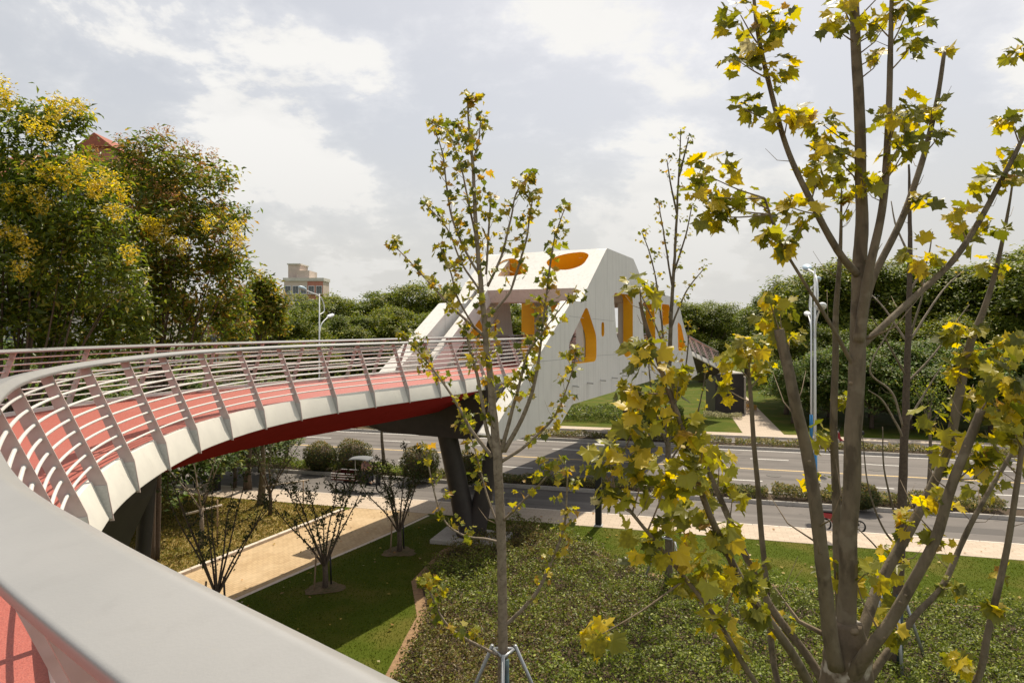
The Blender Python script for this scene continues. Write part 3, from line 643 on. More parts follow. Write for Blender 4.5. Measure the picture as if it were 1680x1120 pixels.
golden_tree('golden_rain_tree', (-13.6, 17.6, 0), [lob(15, 205, 18, 60), lob(95, 225, 18, 52), lob(30, 310, 18, 85), lob(110, 355, 17.5, 95), lob(40, 450, 18, 95), lob(140, 430, 18, 85), lob(-60, 350, 18, 110), lob(-70, 500, 18, 110), lob(90, 520, 19, 80), lob(190, 480, 18.5, 60), lob(20, 560, 19, 90), lob(130, 560, 20, 80), lob(200, 540, 20, 60)], 3,
            'golden rain tree at the left edge, covered in bright yellow panicles', [6, 4, .7, .1], 900, 28, 5, leafs=.21, pd=16.4, pans=[(12, 185), (8, 165), (100, 200), (92, 190), (50, 225), (75, 245), (65, 300), (112, 306), (130, 295), (160, 320), (185, 318), (200, 335), (18, 340), (60, 342), (75, 360), (185, 372), (212, 437), (25, 410), (5, 400), (50, 430), (35, 470), (150, 330), (110, 320), (125, 200)])
golden_tree('golden_rain_tree', (-12.1, 23.0, 0), [lob(250, 300, 23, 70), lob(320, 330, 23, 75), lob(200, 330, 23.5, 70), lob(365, 385, 23, 52), lob(290, 410, 22.5, 85), lob(220, 420, 23, 70), lob(378, 450, 23, 42), lob(330, 480, 23.5, 70), lob(240, 490, 23, 70), lob(385, 510, 24, 34), lob(160, 300, 24, 45), lob(270, 540, 24, 70), lob(350, 550, 24.5, 60), lob(200, 550, 24, 60)], 5,
            'golden rain tree with reddish seed pods, right of the yellow flowering one', [5, 4, 2.0, 1.5], 800, 24, 2, pods=150, fr=(-.3, .5), leafs=.23, pd=20.8, pans=[(240, 390), (260, 388), (235, 382), (275, 398), (210, 435), (345, 382), (385, 392), (395, 412), (300, 418)])
golden_tree('golden_rain_tree', (-13.2, 33.0, 0), [lob(432, 478, 33, 20), lob(418, 505, 33, 28), lob(440, 530, 33, 28), lob(400, 540, 34, 36), lob(456, 495, 33, 10)], 9,
            'small pale yellow golden rain tree below the distant apartment block', [2, 3, 3, 1], 460, 26, 22, panc=(0.55, 0.38, 0.08), leafs=.25, trunks=2)

# ------------------------------------------------------------------ broadleaf tree variants (far wood)
def broad_variant(seed, cols, wts, ncl, per, sig, ls, lobes, trunk_h=3.0, r0=0.28, m='leaf_dark'):
    rg = np.random.default_rng(seed)
    P, D, cc, d = clump_points(rg, lobes, ncl, per, sig, (0.6, 1.22), .55, -.35)
    col = palette(rg, len(P), cols, wts); tone = np.repeat(1 + rg.normal(0, .14, (ncl, 1)), per, axis=0); col = np.clip(col * tone, .004, 1)
    o = leaf_cloud('crown', P, D * .45 + np.array([0, 0, .85]) + rg.normal(0, .40, P.shape), rg.uniform(.7, 1.3, len(P)) * ls, .55, col, M[m], None, rng=rg)
    mb = branch_mesh(rg, (0, 0, 0), [l[:3] for l in lobes], r0); t = mb.build('trunk', M['bark_dark'], None, True)
    return o, t
CAM = [(0.105, 0.14, 0.017), (0.15, 0.18, 0.022), (0.07, 0.10, 0.014), (0.23, 0.22, 0.03)]
def rlobes(seed, n, R0, H0, H1, r):
    rg = np.random.default_rng(seed); o = []
    for k in range(n):
        a = rg.uniform(0, 6.28); q = math.sqrt(rg.uniform(0, 1)); z = H0 + (H1 - H0) * rg.uniform(0, 1); sh = math.sqrt(max(.15, 1 - ((z - (H0 + H1) * .45) / ((H1 - H0) * .75)) ** 2))
        rr = r * rg.uniform(.75, 1.25); o.append((R0 * q * sh * math.cos(a), R0 * q * sh * math.sin(a), z, rr, rr, rr * .85))
    return o
VAR = [broad_variant(21, CAM, [3, 3, 2, 1], 640, 40, .30, .24, rlobes(1, 24, 4.0, 2.8, 9.6, 1.3)),
       broad_variant(22, CAM, [2, 4, 1, 2], 640, 40, .30, .24, rlobes(2, 24, 4.5, 2.4, 8.6, 1.35)),
       broad_variant(23, CAM, [4, 2, 3, .5], 640, 40, .28, .23, rlobes(3, 24, 3.5, 2.6, 10.4, 1.2)),
       broad_variant(24, [(0.07, 0.12, 0.02), (0.11, 0.16, 0.03), (0.16, 0.17, 0.035)], [3, 3, 2], 420, 44, .22, .17, rlobes(4, 11, 2.3, 0.9, 4.2, 1.1), r0=.12)]
first_used = [False] * 4
def wood_tree(var, x, y, sc_, sz, rz, label, group, name='broadleaf_tree', z=0.0):
    t = empty(name, (x, y, z), rz); t.scale = (sc_, sc_, sz); tag(t, label, 'tree', group)
    for src in VAR[var]:
        if not first_used[var]: src.parent = t
        else: c = src.copy(); COL.objects.link(c); c.parent = t
    first_used[var] = True; return t
rg = random.Random(4)
# left: wood behind the road, between the golden rain trees and the portal
left = []
for x_px, y_top, d in ((455, 496, 62), (500, 486, 78), (545, 480, 82), (590, 480, 86), (640, 466, 84), (690, 462, 82), (735, 470, 84), (775, 470, 88), (820, 482, 92), (520, 515, 66), (575, 508, 68), (630, 500, 68), (685, 498, 68), (740, 500, 70), (860, 490, 95), (470, 520, 60)):
    left.append((x_px, y_top, d))
left.sort()
for i, (x_px, y_top, d) in enumerate(left):
    h = EYE + (535 - y_top) / F * d; var = i % 3; hv = (10.6, 9.8, 11.2)[var]; s_ = h / hv
    wood_tree(var, (x_px - 840) / F * d, d, s_ * rg.uniform(.95, 1.15), s_, rg.uniform(0, 6.3), f'dense green broadleaf tree, {ordinal(i)} from the left in the wood left of the portal', 'trees of the wood left of the portal')
right = []
for x_px, y_top, d in ((1100, 492, 100), (1150, 485, 98), (1190, 500, 104), (1225, 502, 110), (1262, 492, 92), (1290, 455, 72), (1335, 430, 68), (1390, 424, 66), (1450, 420, 66), (1510, 415, 64), (1565, 420, 64), (1620, 410, 62), (1680, 405, 62), (1740, 410, 62), (1290, 540, 62), (1360, 520, 60), (1430, 510, 60), (1500, 520, 59), (1570, 515, 58), (1650, 510, 58)):
    right.append((x_px, y_top, d))
right.sort()
for i, (x_px, y_top, d) in enumerate(right):
    h = EYE + (535 - y_top) / F * d; var = (i * 2 + 1) % 3; hv = (10.6, 9.8, 11.2)[var]; s_ = h / hv
    wood_tree(var, (x_px - 840) / F * d, d, s_ * rg.uniform(.9, 1.1), s_, rg.uniform(0, 6.3), f'tall dark green tree, {ordinal(i)} from the left in the wood right of the portal', 'trees of the wood right of the portal')
low = []
for x_px, y_base, d, s_ in ((1300, 0, 56.5, 1.0), (1370, 0, 54.8, 1.2), (1430, 0, 53.5, 1.35), (1495, 0, 53.0, 1.3), (1560, 0, 52.0, 1.35), (1625, 0, 51.0, 1.3), (1690, 0, 50.0, 1.35)):
    low.append((x_px, d, s_))
for i, (x_px, d, s_) in enumerate(low):
    wood_tree(3, (x_px - 840) / F * d, d, s_, s_ * 1.0, rg.uniform(0, 6.3), f'low bushy glossy-leaved tree beyond the road, {ordinal(i)} from the far path', 'low trees on the far side of the road', 'bushy_tree')
# understorey behind the left railing
und = []
for i, (x, y, s_) in enumerate(((-17.5, 22.5, 1.2), (-15.5, 27.5, 1.25), (-20.5, 26.0, 1.3), (-18.0, 33.0, 1.35), (-23.0, 32.5, 1.4), (-13.8, 37.5, 1.0), (-26.5, 29.0, 1.4), (-30.0, 36.0, 1.5))):
    wood_tree(3, x, y, s_ * 1.1, s_, i * 1.1, f'dark leafy understorey tree seen through the left railing, {ordinal(i)} outward', 'understorey behind the left railing', 'understorey_tree')

# ------------------------------------------------------------------ plane trees in the foreground
def plane_leaf_mesh(name, seed, m):
    r = random.Random(seed); pts = [(0.0, 0.0)]
    lobes = [(-125, .62), (-100, .60), (-66, .92), (-46, .74), (-24, .80), (0, 1.08), (24, .80), (46, .74), (66, .92), (100, .60), (125, .62)]
    ring = []
    for i, (a, l) in enumerate(lobes):
        ring.append((a, l * r.uniform(.92, 1.08)))
        if i < len(lobes) - 1:
            a2, l2 = lobes[i + 1]; ring.append(((a + a2) / 2, (min(l, l2) * .80 + max(l, l2) * .08)))
    v = [(0, -.05, 0)]; bend = r.uniform(-.42, .42); cup = r.uniform(-.25, .65); tw = r.uniform(-.35, .35)
    for a, l in ring:
        x = math.sin(R(a)) * l * .62; y = math.cos(R(a)) * l * .62; z = cup * (abs(x) ** 1.5) - bend * y * y * 1.6 + tw * x * y + r.uniform(-.07, .07); v.append((x, y, z))
    v += [(-.018, -.04, 0.01), (.018, -.04, 0.01), (0, -.55, -.12)]
    n = len(ring); f = [(0, i + 1, i) for i in range(1, n)] + [(0, n, n + 1)] * 0 + [(n + 1, n + 2, n + 3)]
    me = mesh(name, v, f, m, True); at_ = me.color_attributes.new('Col', 'FLOAT_COLOR', 'POINT'); return me
class Plane:
    """a plane tree: stems traced as polylines, twigs, and lobed leaves"""
    def __init__(s, name, base, label, leafmat, seed, cat='tree', maxobj=300):
        s.t = empty(name, base); tag(s.t, label, cat); s.B = Vector(base); s.rg = random.Random(seed); s.leaves = []; s.stems = []; s.maxobj = maxobj
        s.lm = [plane_leaf_mesh('leaf', seed * 10 + k, leafmat) for k in range(6)]; s.tw = MB()
    def stem(s, pts, rad, m='bark', n=10, knots=True, name='stem'):
        """pts (px, py, depth), rad in px at that depth"""
        P = catmull([at(*p) - s.B for p in pts], 8); dl = lerp_list([p[2] for p in pts], len(P)); rr = [max(.0025, a * (.66 if name == 'stem' else .80) / F * d / 2) for a, d in zip(lerp_list(rad, len(P)), dl)]
        rr = [r_ * (1 + .07 * noise.noise(Vector((i * .55, r_ * 30, len(s.stems))))) for i, r_ in enumerate(rr)]
        P = [p + Vector((noise.noise(p * 2.2), noise.noise(p * 2.2 + Vector((9, 3, 1))), 0)) * min(.02, rr[i] * .5) for i, p in enumerate(P)]
        v, f = tube(P, rr, n); obj(name, v, f, M[m], s.t, True); s.stems.append((P, rr))
    def near(s, p):
        best = None
        for P, rr in s.stems:
            for q in P:
                d = (q - p).length_squared
                if best is None or d < best[0]: best = (d, q)
        return best[1]
    def leaf(s, p, size, out):
        s.leaves.append((p, size, out))
    def tuft(s, c, n, spread, size, twig=True):
        if twig:
            q = s.near(c + Vector((0, 0, -spread * 1.2))); 
            if (q - c).length > .03: s.tw.tube(catmull([q, (q + c) / 2 + Vector((0, 0, -.03 * (q - c).length)), c], 3), lerp_list([.006, .0045, .003], 7), 5)
        for k in range(n):
            d = Vector((s.rg.gauss(0, 1), s.rg.gauss(0, 1), s.rg.gauss(0, .8) + .1)); d.normalize(); p = c + d * spread * s.rg.uniform(.25, 1.0)
            s.leaf(p, size * s.rg.uniform(.5, 1.35), d)
    def grow(s, i, k0, step, n, spread, size):
        P, rr = s.stems[i]; L = 0.0; nxt = None; tot = sum((b - a).length for a, b in zip(P[:-1], P[1:])); a = k0 * tot; run = 0.0
        for p, q in zip(P[:-1], P[1:]):
            run += (q - p).length
            if run >= a:
                side = Vector((s.rg.gauss(0, 1), s.rg.gauss(0, 1), .6)).normalized(); kk = min(1.0, run / tot)
                s.tuft(q + side * spread * s.rg.uniform(.3, 1.3), max(1, int(n * s.rg.uniform(.5, 1.3) * (.7 + .5 * kk))), spread, size, True); a = run + step * s.rg.uniform(.6, 1.5)
        s.tuft(P[-1], n, spread * .8, size, False)
    def finish(s):
        rest = []
        for i, (p, sz, out) in enumerate(s.leaves):
            nrm = (out * .35 + Vector((s.rg.gauss(0, .55), s.rg.gauss(0, .55) - .25, .55))).normalized(); tip = (out + Vector((0, 0, -.5)) + Vector((s.rg.gauss(0, .4), s.rg.gauss(0, .4), 0))); tip = tip - nrm * tip.dot(nrm); tip.normalize()
            Mx = Matrix((tip.cross(nrm), tip, nrm)).transposed().to_4x4() @ Matrix.Scale(sz, 4); Mx.translation = p
            if i < s.maxobj:
                o = link('leaf', s.lm[s.rg.randrange(6)], s.t); o.matrix_local = Mx
            else: rest.append((Mx, s.rg.randrange(6)))
        if rest:
            mb = MB(); cols = []
            ramp = PLANE_RAMP if s.lm[0].materials[0] is M['plane_leaf'] else CENTRE_RAMP
            for Mx, k in rest:
                me = s.lm[k]; mb.add([Mx @ v.co for v in me.vertices], [tuple(q.vertices) for q in me.polygons]); cols += [ramp[s.rg.choice((0, 0, 1, 1, 2, 2, 3, 3, 4))][1]] * len(me.vertices)
            o = mb.build('foliage', M['leaf'], s.t, True); a_ = o.data.color_attributes.new('Col', 'FLOAT_COLOR', 'POINT'); a_.data.foreach_set('color', np.array([(*c, 1) for c in cols], np.float32).ravel()); o['kind'] = 'stuff'
        for P, rr in s.stems:          # short bare side twigs and knots
            for _ in range(max(2, len(P) // 9)):
                i = s.rg.randrange(len(P) // 4, len(P) - 1); q = P[i]; ax = (P[i + 1] - q).normalized(); sd_ = ax.orthogonal().normalized(); sd_.rotate(Matrix.Rotation(s.rg.uniform(0, 6.28), 3, ax)); l_ = min(.45, rr[i] * s.rg.uniform(3, 14)) + .03
                e = q + sd_ * (rr[i] + l_ * .7) + Vector((0, 0, l_ * .7)); s.tw.tube([q + sd_ * rr[i] * .6, q + sd_ * (rr[i] + l_ * .35) + Vector((0, 0, l_ * .2)), e], [max(.002, rr[i] * .16), max(.0018, rr[i] * .11), .0012], 5)
                k_ = s.rg.randrange(len(P) // 5, len(P) - 1); q = P[k_]; sd_.rotate(Matrix.Rotation(2.1, 3, ax)); s.tw.ellipsoid(q + sd_ * rr[k_] * .82, (rr[k_] * .34, rr[k_] * .34, rr[k_] * .26), 8, 5)
        if s.tw.v: s.tw.build('twigs', M['twig'], s.t, True)['kind'] = 'stuff'
        return s.t

D0 = 4.6
big_tree = Plane('plane_tree', ((1385 - 840) / F * D0, D0, 0), 'nearest plane tree with thick grey-brown stems and large yellow-green leaves, at the right', M['plane_leaf'], 11)
bt = big_tree
bt.stem([(1386, 2480, D0), (1386, 1700, D0), (1386, 1180, D0), (1388, 1075, D0), (1388, 1020, D0)], [150, 130, 104, 92, 62], 'bark_mottled', 16, name='trunk')
bt.stem([(1388, 1080, D0), (1390, 980, D0), (1394, 880, D0), (1400, 700, D0), (1409, 520, D0), (1413, 430, D0), (1413, 300, D0), (1409, 150, D0), (1400, 0, D0), (1396, -90, D0)], [46, 44, 42, 40, 36, 34, 27, 25, 22, 20], n=14)
bt.stem([(1372, 1095, 4.5), (1356, 980, 4.45), (1341, 860, 4.4), (1324, 740, 4.4), (1302, 640, 4.35), (1283, 570, 4.35), (1277, 540, 4.35)], [40, 36, 32, 29, 27, 26, 24], n=12)
bt.stem([(1408, 450, 4.58), (1375, 410, 4.5), (1330, 330, 4.45), (1290, 240, 4.4), (1262, 140, 4.4), (1245, 60, 4.4), (1236, -20, 4.4)], [19, 18, 15, 13, 12, 10, 8])
bt.stem([(1408, 560, 4.56), (1424, 465, 4.5), (1449, 330, 4.45), (1458, 205, 4.42), (1461, 90, 4.4), (1463, -10, 4.4)], [26, 23, 18, 15, 13, 9])
bt.stem([(1410, 560, 4.6), (1432, 462, 4.7), (1486, 341, 4.8), (1514, 263, 4.85), (1535, 177, 4.9), (1549, 86, 4.9)], [22, 18, 16, 14, 12, 9])
bt.stem([(1410, 570, 4.6), (1432, 550, 4.6), (1500, 488, 4.7), (1560, 432, 4.75), (1602, 370, 4.8), (1650, 280, 4.8), (1685, 212, 4.8), (1730, 130, 4.8)], [20, 17, 16, 15, 14, 12, 9, 7])
bt.stem([(1400, 600, 4.6), (1370, 545, 4.5), (1317, 460, 4.4), (1280, 395, 4.3), (1255, 325, 4.25)], [11, 10, 8, 7, 5])
bt.stem([(1380, 1060, 4.9), (1374, 900, 5.1), (1369, 700, 5.2), (1372, 520, 5.2), (1378, 400, 5.2), (1381, 300, 5.2)], [26, 22, 18, 14, 9, 3])
bt.stem([(1385, 1260, 4.55), (1330, 1125, 4.25), (1268, 1028, 4.05), (1230, 978, 4.0), (1190, 900, 3.95), (1157, 824, 3.9), (1132, 741, 3.9), (1090, 617, 3.9), (1062, 540, 3.9), (1050, 495, 3.9)], [28, 24, 21, 19, 17, 16, 15, 13, 11, 8])
bt.stem([(1385, 1230, 4.65), (1342, 1105, 4.85), (1266, 995, 5.0), (1225, 915, 5.05), (1189, 834, 5.1), (1160, 765, 5.1)], [28, 22, 19, 17, 15, 10])
bt.stem([(1385, 1300, 4.5), (1250, 1135, 3.95), (1172, 1010, 3.8), (1112, 932, 3.8), (1062, 872, 3.8), (1015, 812, 3.8), (985, 765, 3.8)], [24, 14, 12, 10, 9, 8, 6])
bt.stem([(1385, 1280, 4.7), (1285, 1140, 5.0), (1263, 1020, 5.2), (1258, 960, 5.2), (1242, 790, 5.25), (1232, 660, 5.25), (1226, 590, 5.25)], [20, 16, 15, 14, 13, 11, 8])
bt.stem([(1395, 1110, 4.5), (1432, 1062, 4.35), (1468, 1012, 4.3), (1526, 902, 4.2), (1558, 812, 4.15), (1583, 742, 4.1), (1610, 672, 4.1)], [38, 32, 28, 25, 24, 22, 20], n=12)
bt.stem([(1398, 1080, 4.8), (1440, 965, 5.0), (1505, 842, 5.1), (1552, 747, 5.1), (1574, 650, 5.1), (1592, 568, 5.1), (1613, 512, 5.1), (1636, 436, 5.1), (1656, 335, 5.1), (1664, 280, 5.1)], [30, 26, 23, 22, 21, 19, 15, 11, 6, 3])
bt.stem([(1390, 1190, 4.62), (1440, 1090, 4.7), (1500, 1012, 4.8), (1545, 962, 4.85), (1580, 888, 4.9), (1604, 841, 4.9), (1655, 750, 4.95), (1690, 690, 5.0)], [26, 20, 16, 14, 13, 12, 10, 8])
bt.stem([(1400, 1180, 4.4), (1520, 1200, 4.2), (1598, 1125, 4.1), (1622, 1030, 4.1), (1652, 905, 4.1), (1668, 800, 4.1), (1677, 730, 4.1), (1688, 640, 4.1)], [24, 20, 17, 16, 15, 13, 12, 9])
CL = [(1215, 25, 10, 45), (1272, 35, 9, 38), (1212, 100, 7, 35), (1262, 120, 7, 36), (1222, 180, 7, 30), (1292, 195, 7, 26), (1250, 75, 6, 30), (1385, 15, 5, 30), (1366, 42, 4, 22), (1440, 40, 6, 30), (1486, 25, 8, 42), (1492, 80, 5, 26), (1432, 95, 3, 14),
      (1470, 195, 9, 40), (1500, 190, 5, 26), (1482, 250, 8, 35), (1350, 205, 9, 40), (1370, 255, 10, 42), (1342, 290, 6, 30), (1400, 290, 4, 24), (1165, 290, 11, 42), (1192, 340, 8, 30), (1165, 355, 7, 30), (1228, 325, 4, 20), (1150, 320, 5, 26),
      (1262, 345, 4, 20), (1297, 340, 6, 24), (1322, 360, 4, 22), (1262, 390, 4, 20), (1290, 400, 4, 18), (1550, 84, 3, 12), (1528, 180, 6, 24), (1543, 220, 4, 20), (1510, 330, 4, 22), (1500, 425, 6, 38), (1545, 430, 5, 26), (1572, 360, 5, 30), (1612, 385, 8, 38),
      (1640, 300, 10, 40), (1660, 200, 6, 26), (1668, 90, 4, 18), (1660, 255, 5, 26), (1628, 440, 5, 28), (1280, 515, 10, 40), (1232, 575, 8, 34), (1295, 560, 6, 30), (1202, 590, 6, 26), (1255, 605, 5, 22), (1195, 640, 3, 20), (1265, 500, 4, 20),
      (1000, 755, 12, 50), (1042, 700, 8, 40), (1012, 825, 7, 40), (1090, 800, 8, 40), (1072, 655, 11, 44), (1060, 580, 8, 38), (1102, 620, 6, 30), (1050, 475, 5, 28), (1122, 700, 7, 38), (1152, 742, 7, 38), (1140, 792, 8, 38), (1202, 812, 4, 28), (1105, 880, 7, 40), (1182, 870, 8, 40),
      (1160, 940, 6, 40), (1242, 990, 8, 42), (1232, 940, 4, 30), (1292, 1022, 4, 28), (1172, 1022, 4, 34), (1372, 935, 5, 30), (1392, 962, 3, 16), (978, 1045, 6, 34), (1345, 792, 4, 24), (1345, 718, 4, 24), (1386, 660, 3, 14), (1600, 580, 10, 46), (1642, 618, 8, 40),
      (1592, 650, 7, 40), (1530, 690, 6, 34), (1560, 740, 6, 34), (1622, 720, 7, 40), (1652, 762, 6, 38), (1500, 860, 6, 38), (1472, 920, 5, 28), (1540, 890, 4, 24), (1562, 540, 4, 20), (1440, 1000, 6, 36), (1562, 962, 3, 16), (1572, 1085, 4, 24), (1642, 945, 2, 12), (1632, 1000, 2, 10), (1664, 560, 5, 30), (1605, 800, 5, 34), (1475, 520, 0, 1), (1380, 315, 4, 26), (1662, 290, 4, 22), (1362, 235, 6, 36), (1395, 330, 4, 26), (1425, 300, 4, 24), (1228, 575, 3, 18), (1630, 660, 9, 44), (1660, 690, 7, 40), (1575, 610, 6, 34), (1670, 640, 6, 36), (1600, 760, 6, 34), (1540, 820, 4, 28), (1180, 760, 5, 30), (1060, 760, 7, 40), (1030, 640, 5, 30), (1130, 840, 7, 36), (1210, 950, 5, 34), (1120, 960, 6, 34), (1050, 900, 5, 34), (1420, 940, 4, 28), (1460, 1040, 4, 26), (1200, 1060, 4, 26)]
def px_near(x, y):
    best = None
    for P, rr in bt.stems:
        for q in P:
            wq = q + bt.B; xx = 840 + F * wq.x / wq.y; yy = 535 + F * (EYE - wq.z) / wq.y; d = (xx - x) ** 2 + (yy - y) ** 2
            if best is None or d < best[0]: best = (d, wq.y)
    return best[1]
CL.sort(key=lambda c: -c[2])
for (x, y, n, r_) in CL:
    if n == 0: continue
    d = px_near(x, y) + bt.rg.uniform(-.12, .12); c = at(x, y, d) - bt.B; bt.tuft(c, int(n * 2.5 + 1), r_ * 1.02 / F * d, 0.120)
bt.rg.shuffle(bt.leaves); bt.finish()

DC = 12.5
ct = Plane('plane_tree', ((826 - 840) / F * DC, DC, 0), 'slender pale-barked plane tree on a steel tripod brace, centre of the lawn bed', M['plane_leaf_green'], 12)
ct.stem([(826, 1252, DC), (825, 1100, DC), (824, 960, DC), (820, 830, DC), (815, 740, DC), (806, 640, DC), (797, 555, DC), (790, 480, DC), (782, 391, DC), (776, 274, DC), (769, 207, DC), (767, 163, DC)], [24, 22, 20, 19, 20, 14, 12, 11, 9, 7, 5, 3], 'bark_pale', 12, name='trunk')
CS = [([(811, 746), (796, 690), (783, 617), (770, 570), (765, 545)], [9, 8, 7, 5, 4]), ([(806, 749), (772, 702), (749, 661), (722, 621), (690, 580), (657, 547)], [9, 7, 6, 4, 3, 2]), ([(793, 550), (766, 526), (739, 502), (708, 468), (681, 438), (647, 403)], [7, 6, 5, 4, 3, 2]),
      ([(822, 741), (837, 685), (854, 624), (864, 583), (891, 543), (935, 486)], [10, 8, 6, 5, 3, 2]), ([(826, 740), (857, 685), (878, 624), (887, 560), (894, 500), (902, 440), (910, 390), (926, 343)], [11, 9, 7, 5, 4, 4, 3, 2]), ([(820, 758), (864, 729), (908, 685), (932, 630), (946, 580)], [8, 6, 5, 3, 2]),
      ([(786, 450), (768, 420), (754, 391), (738, 344), (727, 258), (714, 215)], [6, 5, 5, 4, 3, 2]), ([(782, 395), (765, 313), (754, 266), (736, 220), (708, 200)], [5, 4, 3, 3, 2]), ([(797, 450), (803, 360), (806, 322)], [5, 4, 3]), ([(800, 470), (824, 415), (838, 360), (847, 317), (872, 283)], [6, 5, 4, 3, 2]),
      ([(800, 520), (832, 486), (845, 454), (864, 391), (870, 345), (876, 322)], [6, 5, 5, 4, 3, 2]), ([(786, 475), (757, 431), (734, 376), (699, 336)], [5, 4, 3, 2]), ([(780, 540), (752, 490), (738, 443), (722, 405)], [4, 4, 3, 2]), ([(822, 1030), (845, 1010), (881, 970), (907, 914), (926, 861), (931, 775)], [9, 8, 8, 6, 5, 3]),
      ([(822, 1075), (802, 1067), (735, 1026), (697, 953)], [8, 6, 5, 3]), ([(821, 890), (800, 884), (757, 876), (722, 840), (697, 735)], [6, 5, 4, 4, 2]), ([(824, 855), (845, 835), (885, 794), (921, 755)], [6, 5, 4, 2]), ([(816, 860), (800, 815), (785, 760), (768, 700)], [5, 4, 3, 2]), ([(770, 250), (760, 225), (752, 205)], [3, 2, 2]), ([(775, 265), (785, 232), (789, 190)], [3, 3, 2])]
for k, (pts, rad) in enumerate(CS):
    n = len(pts); sl = ct.rg.uniform(-1.1, 1.1)
    ct.stem([(x, y, DC + sl * i / (n - 1)) for i, (x, y) in enumerate(pts)], rad, 'bark_pale', 7, name='branch')
ct.grow(0, .52, .18, 10, .18, .155)
for k in range(len(CS)): ct.grow(k + 1, .24, .16, 9, .16, .15)
ct.rg.shuffle(ct.leaves); ct.finish()
def brace(base, h, r_, m, spread, name_label, rot=0.3):
    t = empty('tree_brace', base); tag(t, name_label, 'tree brace', 'tree braces')
    mb = MB(); pts = [(0.24 * math.cos(a), 0.24 * math.sin(a), h) for a in np.linspace(0, 2 * math.pi, 4)[:-1] + rot]
    for i in range(3): 
        a = pts[i]; b = pts[(i + 1) % 3]; mb.tube([a, b], r_ * .8, 8)
    mb.build('top_ring', m, t, True)
    for i in range(3):
        a = Vector(pts[i]); g_ = Vector((a.x * spread, a.y * spread, 0)); v, f = tube([a + Vector((0, 0, .06)), g_], r_, 8); obj('leg', v, f, m, t, True)
    return t
brace(((826 - 840) / F * DC, DC, 0), 2.05, 0.035, M['steel'], 5.0, 'galvanised steel tripod brace around the central plane tree', 0.5)

# plane tree farther back, left of the nearest one
DB = 21.0
b3 = Plane('plane_tree', ((1097 - 840) / F * DB, DB, 0), 'thin plane tree behind the yellow leaves, its tip rising above the portal roof', M['plane_leaf_green'], 13, maxobj=220)
b3.stem([(1097, 962, DB), (1097, 850, DB), (1096, 760, DB), (1097, 640, DB), (1101, 520, DB), (1107, 420, DB), (1113, 300, DB), (1117, 212, DB)], [17, 14, 12, 10, 8, 6, 4, 2], 'bark', 8, name='trunk')
for pts in ([(1097, 640), (1082, 500), (1070, 430), (1054, 382)], [(1100, 540), (1125, 480), (1155, 440)], [(1105, 450), (1125, 385), (1136, 335)], [(1103, 470), (1090, 390), (1080, 330)], [(1096, 740), (1070, 650), (1062, 560)], [(1097, 700), (1125, 600), (1130, 530)], [(1110, 350), (1100, 300), (1094, 262)], [(1114, 290), (1124, 250), (1130, 225)], [(1098, 600), (1078, 540), (1050, 480)], [(1096, 790), (1060, 730), (1040, 650)], [(1097, 760), (1140, 690), (1160, 600)]):
    n = len(pts); sl = b3.rg.uniform(-1, 1); b3.stem([(x, y, DB + sl * i / (n - 1)) for i, (x, y) in enumerate(pts)], list(np.linspace(4.5, 1.8, n)), 'bark', 6, name='branch')
b3.grow(0, .5, .28, 7, .2, .14)
for k in range(11): b3.grow(k + 1, .3, .26, 7, .19, .14)
b3.finish()
brace(((1097 - 840) / F * DB, DB, 0), 1.5, 0.035, M['steel'], 3.4, 'steel brace around the thin plane tree by the sidewalk', 1.0)
b = MB(); b.box((0, 0, 0.03), (0.001, 0.001, 0.001)); 

# mostly bare tree right of the nearest plane tree
DR = 16.0
b4 = Plane('plane_tree', ((1468 - 840) / F * DR, DR, 0), 'nearly leafless dark-trunked young tree with pale twigs, right of the nearest plane tree', M['plane_leaf_green'], 14, maxobj=60)
b4.stem([(1468, 1095, DR), (1473, 980, DR), (1479, 850, DR), (1485, 700, DR), (1490, 550, DR), (1493, 400, DR), (1491, 270, DR)], [24, 20, 18, 15, 12, 9, 4], 'bark_dark', 9, name='trunk')
for pts in ([(1481, 700), (1464, 645), (1427, 607), (1459, 542), (1480, 500)], [(1487, 560), (1450, 505), (1428, 482)], [(1486, 630), (1533, 580), (1560, 540), (1590, 500)], [(1490, 560), (1512, 490), (1516, 455)], [(1492, 560), (1530, 500), (1552, 470), (1580, 445)], [(1478, 900), (1450, 868), (1425, 800), (1415, 715)], [(1476, 960), (1440, 900), (1400, 860)], [(1484, 700), (1520, 640), (1545, 600)], [(1488, 620), (1455, 560), (1430, 520)], [(1478, 880), (1452, 780), (1448, 700)], [(1491, 480), (1520, 430), (1530, 380)], [(1492, 420), (1470, 370), (1462, 330)], [(1484, 720), (1450, 660), (1425, 640)]):
    n = len(pts); sl = b4.rg.uniform(-1, 1); b4.stem([(x, y, DR + sl * i / (n - 1)) for i, (x, y) in enumerate(pts)], list(np.linspace(5, 2, n)), b4.rg.choice(('bark_pale', 'bark', 'bark_pale')), 6, name='branch')
for k in (3, 5, 8): b4.grow(k, .7, .5, 2, .15, .14)
b4.finish()
brace(((1468 - 840) / F * DR, DR, 0), 1.6, 0.04, M['steel'], 3.6, 'steel brace around the nearly leafless tree on the right', 0.2)
p = gr(1466, 1090); o = MB(); o.tube([(p.x, p.y - .25, 0), (p.x, p.y - .25, 1.75)], .075, 10); o = o.build('tree_stake', M['stake'], None, True); tag(o, 'dark blue-green stake beside the nearly leafless tree', 'stake', 'tree stakes')
o = MB(); o.tube([(-.1, DC - .2, 0), (-.1, DC - .2, 2.0)], .05, 10); o = o.build('tree_stake', M['stake'], None, True); tag(o, 'dark blue-green stake beside the central plane tree', 'stake', 'tree stakes')

